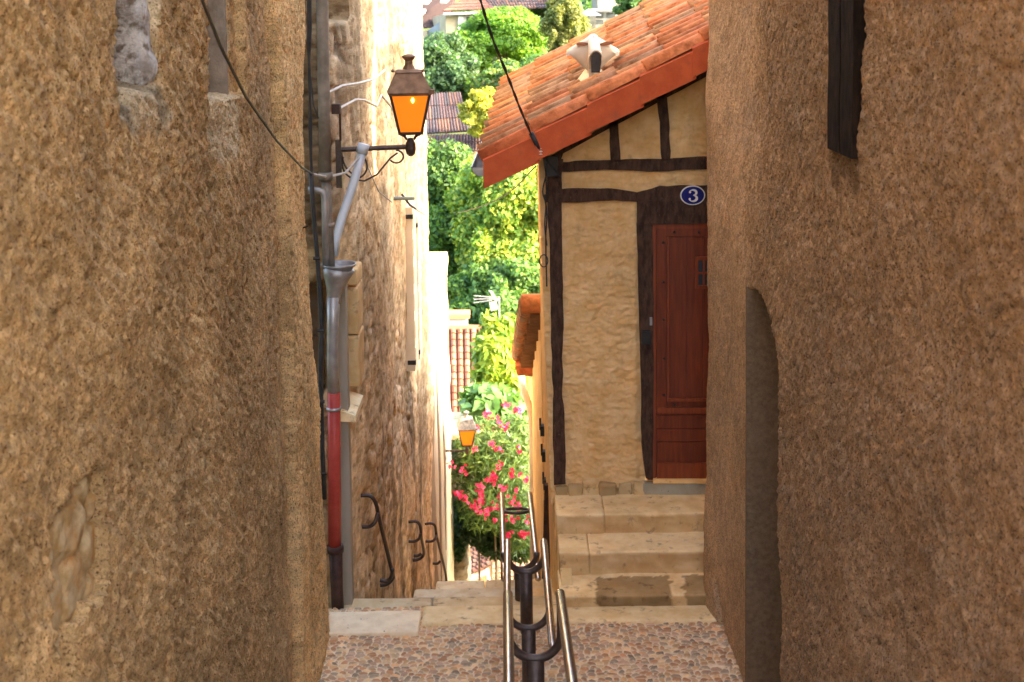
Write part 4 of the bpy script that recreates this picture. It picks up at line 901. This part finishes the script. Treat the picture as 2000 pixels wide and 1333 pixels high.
# ------------------------------------------------------------ vegetation
def leaves(centers, radii, n, size, asp=.5, shell=.35, tints=None, seed=0, up=.3, droop=0., fold=0., box=None):
    """n leaf quads spread over ellipsoid clumps"""
    g = np.random.default_rng(seed); C_ = np.asarray(centers); Rr = np.asarray(radii); w_ = (Rr.prod(1))**(2/3); w_ = w_/w_.sum()
    k = g.choice(len(C_), n, p=w_); d = g.normal(size=(n, 3)); d /= np.linalg.norm(d, axis=1, keepdims=True)
    rad = 1-shell*g.random(n)**1.3; P = C_[k]+d*Rr[k]*rad[:, None]
    N = d*.7+g.normal(size=(n, 3))*.55+np.array((0, 0, up)); N /= np.linalg.norm(N, axis=1, keepdims=True)
    A = np.cross(N, g.normal(size=(n, 3))); A /= np.linalg.norm(A, axis=1, keepdims=True); A[:, 2] -= droop; A /= np.linalg.norm(A, axis=1, keepdims=True)
    B = np.cross(N, A); B /= np.linalg.norm(B, axis=1, keepdims=True)
    s_ = size*(.65+.7*g.random(n)); A *= s_[:, None]; B *= (s_*asp)[:, None]
    V = np.stack([P-A, P+B-A*.1, P+A, P-B-A*.1], 1).reshape(-1, 3); Q = np.arange(4*n).reshape(-1, 4)
    tn = np.asarray(tints)*1.25; ck = g.random(len(C_)); base = tn[(g.random(n)*len(tn)).astype(int)]*(.82+.36*ck[k])[:, None]*(.85+.3*g.random(n))[:, None]
    return V, Q, base, P
def trunk(b, base, top, r, seed=0, limbs=5, spread=1.):
    rr = random.Random(seed); base, top = Vector(base), Vector(top); mid = base.lerp(top, .5)+Vector((rr.uniform(-.2,.2), rr.uniform(-.2,.2), 0))*spread
    b.tube(arc3([base, mid, top], 5), [r*(1-.55*i/10) for i in range(11)], 8)
    for i in range(limbs):
        a = rr.uniform(0, 6.28); s_ = base.lerp(top, rr.uniform(.45, .95)); e_ = s_+Vector((math.cos(a)*spread, math.sin(a)*spread, spread*rr.uniform(.5, 1.2)))
        b.tube(arc3([s_, s_.lerp(e_, .5)+Vector((0,0,.12*spread)), e_], 3), [r*.45*(1-.1*k_) for k_ in range(7)], 6)
m_leaf = leafmat('foliage', (1, 1, 1))
def tree(name, label, cat, px, py, Y, rx, ry, n, size, tints, seed, clumps=26, csz=.27, ground=None, group=None, asp=.55, ryd=None, shell=.9, droop=0.):
    c = at(px, py, Y); k = Y/F; rx *= k; rz = ry*k; rd = (ryd or rx); g = np.random.default_rng(seed)
    clumps = int(clumps*2.2); d = g.normal(size=(clumps, 3)); d /= np.linalg.norm(d, axis=1, keepdims=True); rad = .25+.68*g.random(clumps)**.6
    cc = np.array(c)+d*np.array((rx, rd, rz))*rad[:, None]; sz = csz*(.6+.8*g.random(clumps)); rr = sz[:, None]*np.array((rx, rd, rz*.8))*(.7+.6*g.random((clumps, 3)))
    cc = np.concatenate([cc, [np.array(c)]]); rr = np.concatenate([rr, [np.array((rx, rd, rz))*.5]])
    gzv = ground if ground is not None else float(np.interp(Y, [p[0] for p in prof], [p[1] for p in prof]))
    root = thing(name, (c.x, c.y, gzv), label, cat, group)
    V, Q, T, P = leaves(cc, rr, int(n*2.1), size*.68, asp, shell, tints, seed, droop=droop)
    npmesh('crown', V, Q, m_leaf, root, ftint=T)
    b = MB(); trunk(b, (c.x, c.y, gzv-.2), (c.x, c.y, c.z+rz*.3), max(.03, rx*.05), seed, 6, rx*.6); b.build('trunk', m_bark, root, True)
    return root
g_dark = [(.05,.11,.03),(.07,.14,.04),(.04,.09,.03)]; g_mid = [(.085,.17,.03),(.13,.22,.04),(.06,.13,.025)]
g_yel = [(.20,.27,.035),(.27,.33,.045),(.12,.21,.03),(.33,.36,.06)]; g_pine = [(.09,.19,.02),(.13,.24,.022),(.06,.14,.02)]; g_blue = [(.05,.10,.05),(.07,.13,.06),(.04,.08,.035)]
tree('broadleaf_tree', 'dark green left part of the big trees filling the view below the mauve roof', 'tree', 870, 450, 58, 95, 195, 26000, .17, g_dark+g_mid, 1, 34)
tree('broadleaf_tree', 'big bright yellow-green tree crown directly left of the half-timbered house', 'tree', 1000, 430, 54, 115, 150, 42000, .16, g_yel+g_mid, 2, 46)
tree('broadleaf_tree', 'large mid-green tree low behind the antenna', 'tree', 985, 610, 51, 120, 110, 24000, .16, g_mid+g_dark, 3, 36)
tree('broadleaf_tree', 'small golden yellow tree beside the mauve tiled roof', 'tree', 945, 222, 74, 50, 46, 9000, .17, [(.28,.28,.03),(.22,.25,.03),(.32,.30,.05)], 4, 40, .24)
tree('round_tree', 'round grey-green tree right behind the big lantern', 'tree', 868, 145, 86, 72, 78, 22000, .20, g_blue+g_dark[:1], 5, 44, .26)
tree('umbrella_pine', 'bright green broad pine in front of the hillside houses', 'tree', 985, 72, 98, 88, 52, 26000, .20, g_pine, 6, 36, .3)
tree('pine_tree', 'lower bright green pine mass under the cream house', 'tree', 918, 110, 96, 60, 52, 14000, .20, g_pine+g_mid, 7, 24)
tree('broadleaf_tree', 'mixed olive and yellow tree between the pine and the orange roof', 'tree', 985, 175, 84, 70, 55, 15000, .19, g_mid+[(.16,.15,.04),(.05,.10,.05)], 8, 30)
tree('conifer', 'thin olive conifer rising behind the roof cowl', 'tree', 1105, 55, 92, 48, 75, 12000, .17, [(.14,.16,.04),(.18,.19,.06),(.09,.12,.03)], 9, 34, .22)
tree('broadleaf_tree', 'dark green tree at the top behind the orange roof ridge line', 'tree', 1235, 0, 100, 40, 40, 6000, .22, g_dark, 10, 16)
tree('broadleaf_tree', 'dark green tree at the very top between the cream house and the stone house', 'tree', 1058, 8, 112, 34, 30, 6000, .22, g_blue, 12, 16)
for i, (x, y, Y, rx, ry, lb) in enumerate(((820,330,75,60,50,'bushy green tree just under the mauve roofed house'), (1080,150,80,90,60,'green tree hidden mostly behind the orange roof slope'), (900,700,62,110,90,'dark tree low behind the red roofed house'), (1090,620,60,70,100,'tree behind the eaves of the lower ochre house'))):
    tree('broadleaf_tree', lb, 'tree', x, y, Y, rx, ry, 14000, .2, g_mid+g_dark, 20+i, 26)
# woodland mass on the far hill
g = np.random.default_rng(5); cc = []; rr = []
for i in range(220):
    y_ = g.uniform(105, 210); x_ = g.uniform(-60, 60); z_ = float(np.interp(y_, [p[0] for p in prof], [p[1] for p in prof])); r_ = g.uniform(2, 4); cc.append((x_, y_, z_+r_*.6)); rr.append((r_, r_, r_))
V, Q, T, P = leaves(cc, rr, 60000, .42, .6, .4, g_mid+g_dark, 77); o = npmesh('hillside_wood', V, Q, m_leaf, ftint=T); tag(o, 'distant trees covering the far hillside', 'woodland', kind='stuff')

# shrubs at the end of the steps
def shrub(name, label, cat, blobs, Y, n, size, tints, seed, asp, ground, droop=0., shell=.6, flowers=None, fl_label=None):
    k = Y/F; cc = []; rr = []; g = random.Random(seed)
    for (px, py, rx, ry) in blobs:
        c = at(px, py, Y+g.uniform(-.3, .3)); cc.append(tuple(c)); rr.append((rx*k, min(rx*k, .8), ry*k))
    c0 = Vector(cc[0]); root = thing(name, (c0.x, c0.y, ground), label, cat)
    V, Q, T, P = leaves(cc, rr, n, size, asp, shell, tints, seed, droop=droop); npmesh('foliage', V, Q, m_leaf, root, ftint=T)
    b = MB()
    for c in cc[:1]: b.tube(arc3([(c0.x, c0.y, ground), (c0.x*.5+c[0]*.5, c0.y, ground*.5+c[2]*.5), c], 3), .02, 5)
    b.build('stem', m_bark, root)
    return root, cc, rr
shrub('loquat_shrub', 'tall glossy yellow-green broad-leaved shrub beside the red tiled roof', 'shrub', [(965,690,45,60),(950,745,30,45),(995,650,28,40),(985,735,45,45),(955,640,20,30)], 27, 3000, .125, [(.15,.23,.03),(.20,.28,.03),(.10,.18,.025),(.26,.32,.05)], 31, .36, -15.5)
shrub('fig_shrub', 'pale green large-leaved shrub above the distant lantern', 'shrub', [(955,785,60,30),(940,800,30,28),(990,800,45,28)], 24.5, 900, .16, [(.09,.19,.06),(.12,.24,.07),(.07,.15,.045)], 32, .6, -14)
ol, oc, orr = shrub('oleander', 'oleander bush covered in pink flowers at the bottom of the steps', 'shrub', [(965,870,75,60),(925,925,45,60),(990,940,60,70),(950,985,60,60),(1010,860,35,60),(1000,1010,50,50),(905,890,28,40),(1010,1040,35,40)], 22.6, 11000, .085, [(.07,.13,.04),(.10,.17,.05),(.13,.20,.05),(.05,.10,.03)], 33, .17, -13.6, shell=.7)
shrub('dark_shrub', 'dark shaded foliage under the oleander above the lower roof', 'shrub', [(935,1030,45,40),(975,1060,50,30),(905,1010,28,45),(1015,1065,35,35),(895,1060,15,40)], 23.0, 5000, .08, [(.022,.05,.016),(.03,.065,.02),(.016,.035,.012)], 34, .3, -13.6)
b = MB(); g = random.Random(9)
heads = [(953,810),(935,838),(1005,805),(1015,800),(950,938),(938,950),(940,965),(962,935),(966,943),(985,955),(978,972),(968,985),(942,980),(935,1000),(948,1008),(958,998),(900,965),(905,972),(870,907),(875,912),(905,918),(1000,975),(1010,960),(1005,1015),(1020,1045),(998,1040),(982,1012),(1012,990),(990,830),(972,878),(960,868),(1000,925),(1015,925),(1028,935),(965,1010),(925,985),(1018,880),(930,878),(978,905),(895,965),(992,1048),(1030,1018),(970,822),(985,795),(1025,1040)]
for (x, y) in heads:
    c0 = at(x+g.uniform(-3,3), y+g.uniform(-3,3), 21.75+g.uniform(-.05,.15))
    for k in range(g.randint(5, 10)):
        c = c0+Vector((g.gauss(0,.035), g.gauss(0,.03), g.gauss(0,.035))); s_ = g.uniform(.022,.034); b.tint = g.choice([(.62,.04,.16),(.52,.03,.12),(.68,.10,.24),(.42,.015,.07)])
        nrm = Vector((g.uniform(-.6,.8), -1, g.uniform(-.3,.8))).normalized(); u = nrm.cross(Vector((0,0,1))).normalized(); v = nrm.cross(u)
        for p in range(5):
            a = p*2*math.pi/5+g.random(); e_ = u*math.cos(a)+v*math.sin(a); f_ = nrm.cross(e_)
            b.add([c, c+e_*s_*.7+f_*s_*.5, c+e_*s_*1.3+nrm*.006, c+e_*s_*.7-f_*s_*.5], [(0,1,2,3)])
m_fl = leafmat('petals', (1,1,1), .3)
fo = b.build('flowers', m_fl, ol, tint=True); fo['label'] = 'clusters of pink blossom'

# ------------------------------------------------------------ lower and distant houses
def tiled(b, A, B, C_, D_, nrow, ncol, pal_, r=None, seed=0):
    """ribbed tile slope: A-B eave, D-C ridge, one half-tube per column in pieces"""
    g = random.Random(seed); A, B, C_, D_ = map(Vector, (A, B, C_, D_)); nrm = (B-A).cross(D_-A).normalized()
    if nrm.z < 0: nrm = -nrm
    r = r or (B-A).length/ncol*.42
    b.tint = tuple(v*.6 for v in pal_[0]); b.add([A, B, C_, D_], [(0,1,2,3)])
    for i in range(ncol):
        u = (i+.5)/ncol; lo = A.lerp(B, u); hi = D_.lerp(C_, u)
        for j in range(nrow):
            p = lo.lerp(hi, j/nrow); q_ = lo.lerp(hi, (j+1)/nrow+.01); k = g.uniform(.8, 1.15); b.tint = tuple(v*k for v in g.choice(pal_))
            a_ = (q_-p).normalized(); s_ = nrm.cross(a_)*r; m = 5
            vv = [c+s_*math.cos(math.pi*t/(m-1))+nrm*(rr_*math.sin(math.pi*t/(m-1))+of) for c, rr_, of in ((p, r, r*.6), (q_, r*.85, 0)) for t in range(m)]
            b.add(vv, [(t, t+1, m+t+1, m+t) for t in range(m-1)]+[tuple(range(m))])
pr = [(.22,.085,.05),(.26,.11,.065),(.19,.085,.06),(.30,.15,.09)]; pm = [(.065,.043,.045),(.08,.05,.05),(.11,.06,.045),(.05,.042,.048)]; pt = [(.24,.11,.06),(.28,.15,.09),(.20,.11,.07)]
# red roofed house behind the shrubs
h = thing('red_roof_house', at(905, 800, 42), 'house with long red tiled roof and a small white chimney, beyond the end wall', 'house')
Ya, Yb = 37.0, 41.0
A, B, C_, D_ = at(864, 870, Ya), at(985, 870, Ya), at(985, 642, Yb), at(862, 642, Yb)
b = MB(); tiled(b, A-Vector((.3,0,0)), B, C_, D_-Vector((.4,0,0)), 17, 11, pr, seed=2)
b.tint = (.30,.13,.075); b.tube([D_-Vector((.4,0,-.02)), C_+Vector((0,0,.02))], .10, 8); rr_ = b.build('roof', m_wroof, h, tint=True)
b = MB(); c = at(897, 628, Yb); b.box(c.x-.36, c.x+.26, Yb, Yb+.5, c.z-.6, c.z+.10); b.build('chimney', m_farw, h)
b = MB(); b.tint = (.42,.19,.09); b.box(c.x-.44, c.x+.34, Yb-.1, Yb+.6, c.z+.102, c.z+.24); b.build('chimney_cap', m_wroof, h, tint=True)
b = MB(); b.box(A.x-.2, B.x, Ya+.3, Yb, -22, A.z-.2); b.build('wall', m_far, h)
b = MB(); c0 = at(975, 640, 40); c1_ = at(975, 580, 40); b.tube([c0, c1_], .025, 6)
for dy, k in ((0, -.03), (.3, .0), (.6, .03)): pass
b.tube([at(974,585,40), at(955,583,40)], .018); 
for yy in (578, 585, 592): b.tube([at(962,583+(yy-583)*.4,40), at(925,yy,40)], .014, 5)
b.extr([at(955,568,40), at(962,570,40), at(973,588,40), at(968,592,40)], (0,.05,0))
for i in range(5):
    b.tube([at(956+i*3,590,40), at(960+i*3,608-i,40)], .014, 5)
tag(b.build('television_antenna', m_zinc), 'white television antenna on a pole above the shrub', 'antenna')
m_ochre_d = mat('brown_render', (.20,.11,.05), (.28,.17,.09), 3, bump=.4, bs=20)
# lean-to roof glimpsed under the oleander
h = thing('lean_to', at(925, 1170, 30), 'low outbuilding with worn pink tiled roof and white bargeboard under the oleander', 'shed')
A, B, C_, D_ = at(880, 1142, 29), at(962, 1104, 29), at(975, 1040, 30.5), at(880, 1062, 30.5)
b = MB(); tiled(b, A, D_, C_, B, 9, 9, [(.13,.06,.045),(.11,.06,.045),(.16,.09,.065)], seed=5); 
b.build('roof', m_wroof, h, tint=True)
b = MB(); b.extr([at(880,1150,28.9), at(955,1112,28.9), at(955,1120,28.9), at(880,1160,28.9)], (0,.08,0)); b.build('bargeboard', m_farw, h)
b = MB(); b.tube([at(951,1113,28.8), at(962,1180,28.8)], .035, 8); b.build('post', m_pvc, h)
b = MB(); b.extr([at(890,1120,29.5), at(926,1120,29.5), at(926,1240,29.5), at(890,1240,29.5)], (0,.1,0)); b.build('white_door', m_farw, h)
b = MB(); b.extr([at(926,1120,29.6), at(962,1100,29.6), at(962,1240,29.6), at(926,1240,29.6)], (0,.1,0)); b.build('wall', m_ochre_d, h)
b = MB(); b.tint = (.5,.26,.16); tiled(b, at(958,1180,31), at(1050,1170,31), at(1050,1100,32), at(958,1105,32), 8, 8, pt, seed=8)
h2 = thing('brick_outhouse', at(1000, 1180, 31), 'small terracotta roof and brick wall right of the lean-to', 'shed'); b.build('roof', m_wroof, h2, tint=True)
b = MB(); b.box(at(960,1180,31).x, at(1060,1180,31).x, 31.2, 34, -18.5, at(1000,1180,31).z-.05); b.build('wall', m_ochre_d, h2)
# mauve roofed house
h = thing('mauve_roof_house', at(870, 300, 78), 'house with steep mauve ribbed tile roof below the round tree', 'house')
b = MB(); tiled(b, at(815,264,76), at(917,258,76), at(900,182,81), at(815,185,81), 3, 17, pm, seed=3); tiled(b, at(810,300,74), at(950,296,74), at(950,262,75.8), at(810,266,75.8), 2, 24, pm, seed=4)
b.build('roof', m_wroof, h, tint=True)
b = MB(); a_ = at(812,300,74.5); c_ = at(948,300,74.5); b.box(a_.x, c_.x, 74.6, 80, a_.z-3.5, a_.z+.0); b.build('wall', m_far, h)
b = MB(); b.extr([at(822,272,73.9), at(836,272,73.9), at(836,296,73.9), at(822,296,73.9)], (0,.3,0)); wf = b.build('window', m_farw, h)
b = MB(); b.extr([at(825,276,73.85), at(833,276,73.85), at(833,292,73.85), at(825,292,73.85)], (0,.03,0)); b.build('pane', m_glassd, wf)
# cream house at the top
h = thing('cream_house', at(890, 80, 105), 'cream house with pale blue shutters and brown hipped roof on the hillside', 'house')
Yh = 105
b = MB(); b.hexa([at(872,80,Yh), at(1010,80,Yh), at(1010,80,Yh+8), at(845,92,Yh+6), at(870,27,Yh), at(1010,24,Yh), at(1010,24,Yh+8), at(845,34,Yh+6)]); b.build('wall', m_far, h)
b = MB(); b.tint = (.26,.15,.12)
tiled(b, at(864,23,Yh-.8), at(965,19,Yh-.8), at(945,-2,Yh+4), at(905,-2,Yh+4), 4, 26, [(.14,.06,.04),(.11,.055,.04)], seed=6); tiled(b, at(962,20,Yh-.8), at(1100,16,Yh+2), at(1100,-8,Yh+6), at(945,-4,Yh+4), 4, 26, pm, seed=7)
b.build('roof', m_wroof, h, tint=True)
b = MB(); b.extr([at(866,25,Yh-.9), at(1000,21,Yh-.9), at(1000,26,Yh-.9), at(866,30,Yh-.9)], (0,.3,0)); b.build('gutter', m_farb, h)
b = MB(); b.extr([at(906,32,Yh-.1), at(934,31,Yh-.1), at(934,60,Yh-.1), at(906,60,Yh-.1)], (0,.08,0)); wf = b.build('window', m_farw, h)
b = MB(); b.extr([at(911,33,Yh-.15), at(921,33,Yh-.15), at(921,58,Yh-.15), at(911,58,Yh-.15)], (0,.04,0)); b.build('pane', m_glassd, wf)
for x in (895, 928): b = MB(); b.extr([at(x,32,Yh-.2), at(x+10,32,Yh-.2), at(x+10,62,Yh-.2), at(x,62,Yh-.2)], (0,.08,0)); b.build('shutter', m_pvc, h)
# big brown roof, and left of it a gable with blue shade painted in
h = thing('brown_roof_house', at(840, 80, 112), 'large brown-roofed house with gable wall coloured blue-grey for shade and skylights at the top left of the hill', 'house')
b = MB(); tiled(b, at(780,62,108), at(868,52,111), at(905,-30,118), at(780,-30,118), 10, 34, [(.06,.037,.035),(.075,.047,.042)], seed=8); rr_ = b.build('roof', m_wroof, h, tint=True)
b = MB(); b.hexa([at(833,100,109), at(873,100,107), at(880,100,112), at(833,100,113), at(833,62,109), at(873,33,107), at(880,33,112), at(833,62,113)]); b.build('gable_wall', m_farb, h)
b = MB(); b.extr([at(805,100,108.5), at(834,100,108.5), at(834,60,108.5), at(805,60,108.5)], (0,1,0)); b.build('wall', m_far, h)
for x, y in ((832,4),(868,2),(822,25)):
    b = MB(); b.extr([at(x-8,y+5,111-y*.05), at(x+4,y+5,111-y*.05), at(x+10,y-3,111.8-y*.05), at(x-3,y-3,111.8-y*.05)], (0,-.15,.15)); b.build('skylight', m_pvc, rr_)
# stone house top right with parasol
h = thing('stone_villa', at(1180, 70, 104), 'pale stone house with white framed window above the orange roof', 'house')
b = MB(); b.box(at(1168,60,104).x, at(1330,60,104).x, 104, 112, at(1168,110,104).z, at(1168,-60,104).z); b.build('wall', m_farst, h)
b = MB(); b.box(at(1135,60,102).x, at(1164,60,102).x, 102, 106, at(1150,110,102).z, at(1150,28,102).z); b.build('terrace_wall', m_farst, h)
b = MB(); b.extr([at(1160,23,103.8), at(1206,22,103.8), at(1206,52,103.8), at(1160,55,103.8)], (0,.15,0)); wf = b.build('window', m_farw, h)
b = MB()
for (xa, xb) in ((1164,1179),(1184,1202)):
    for ya, yb in ((26,36),(39,48)): b.extr([at(xa,ya,103.7), at(xb,ya,103.7), at(xb,yb,103.7), at(xa,yb,103.7)], (0,.05,0))
b.build('pane', m_glassd, wf)
b = MB(); b.extr([at(1155,17,103.2), at(1208,17,103.2), at(1208,22,103.2), at(1155,22,103.2)], (0,.5,0)); b.build('lintel', m_farb, h)
h = thing('parasol', at(1148, 60, 100), 'white garden parasol on the terrace of the stone house', 'parasol')
b = MB(); b.lathe([(1.0, -.5), (.98, -.46), (.05, .0)], at(1150, 18, 100), 8); b.build('canopy', m_farw, h)
b = MB(); b.tube([at(1150,20,100), at(1150,75,100)], .04); b.build('pole', m_farb, h)
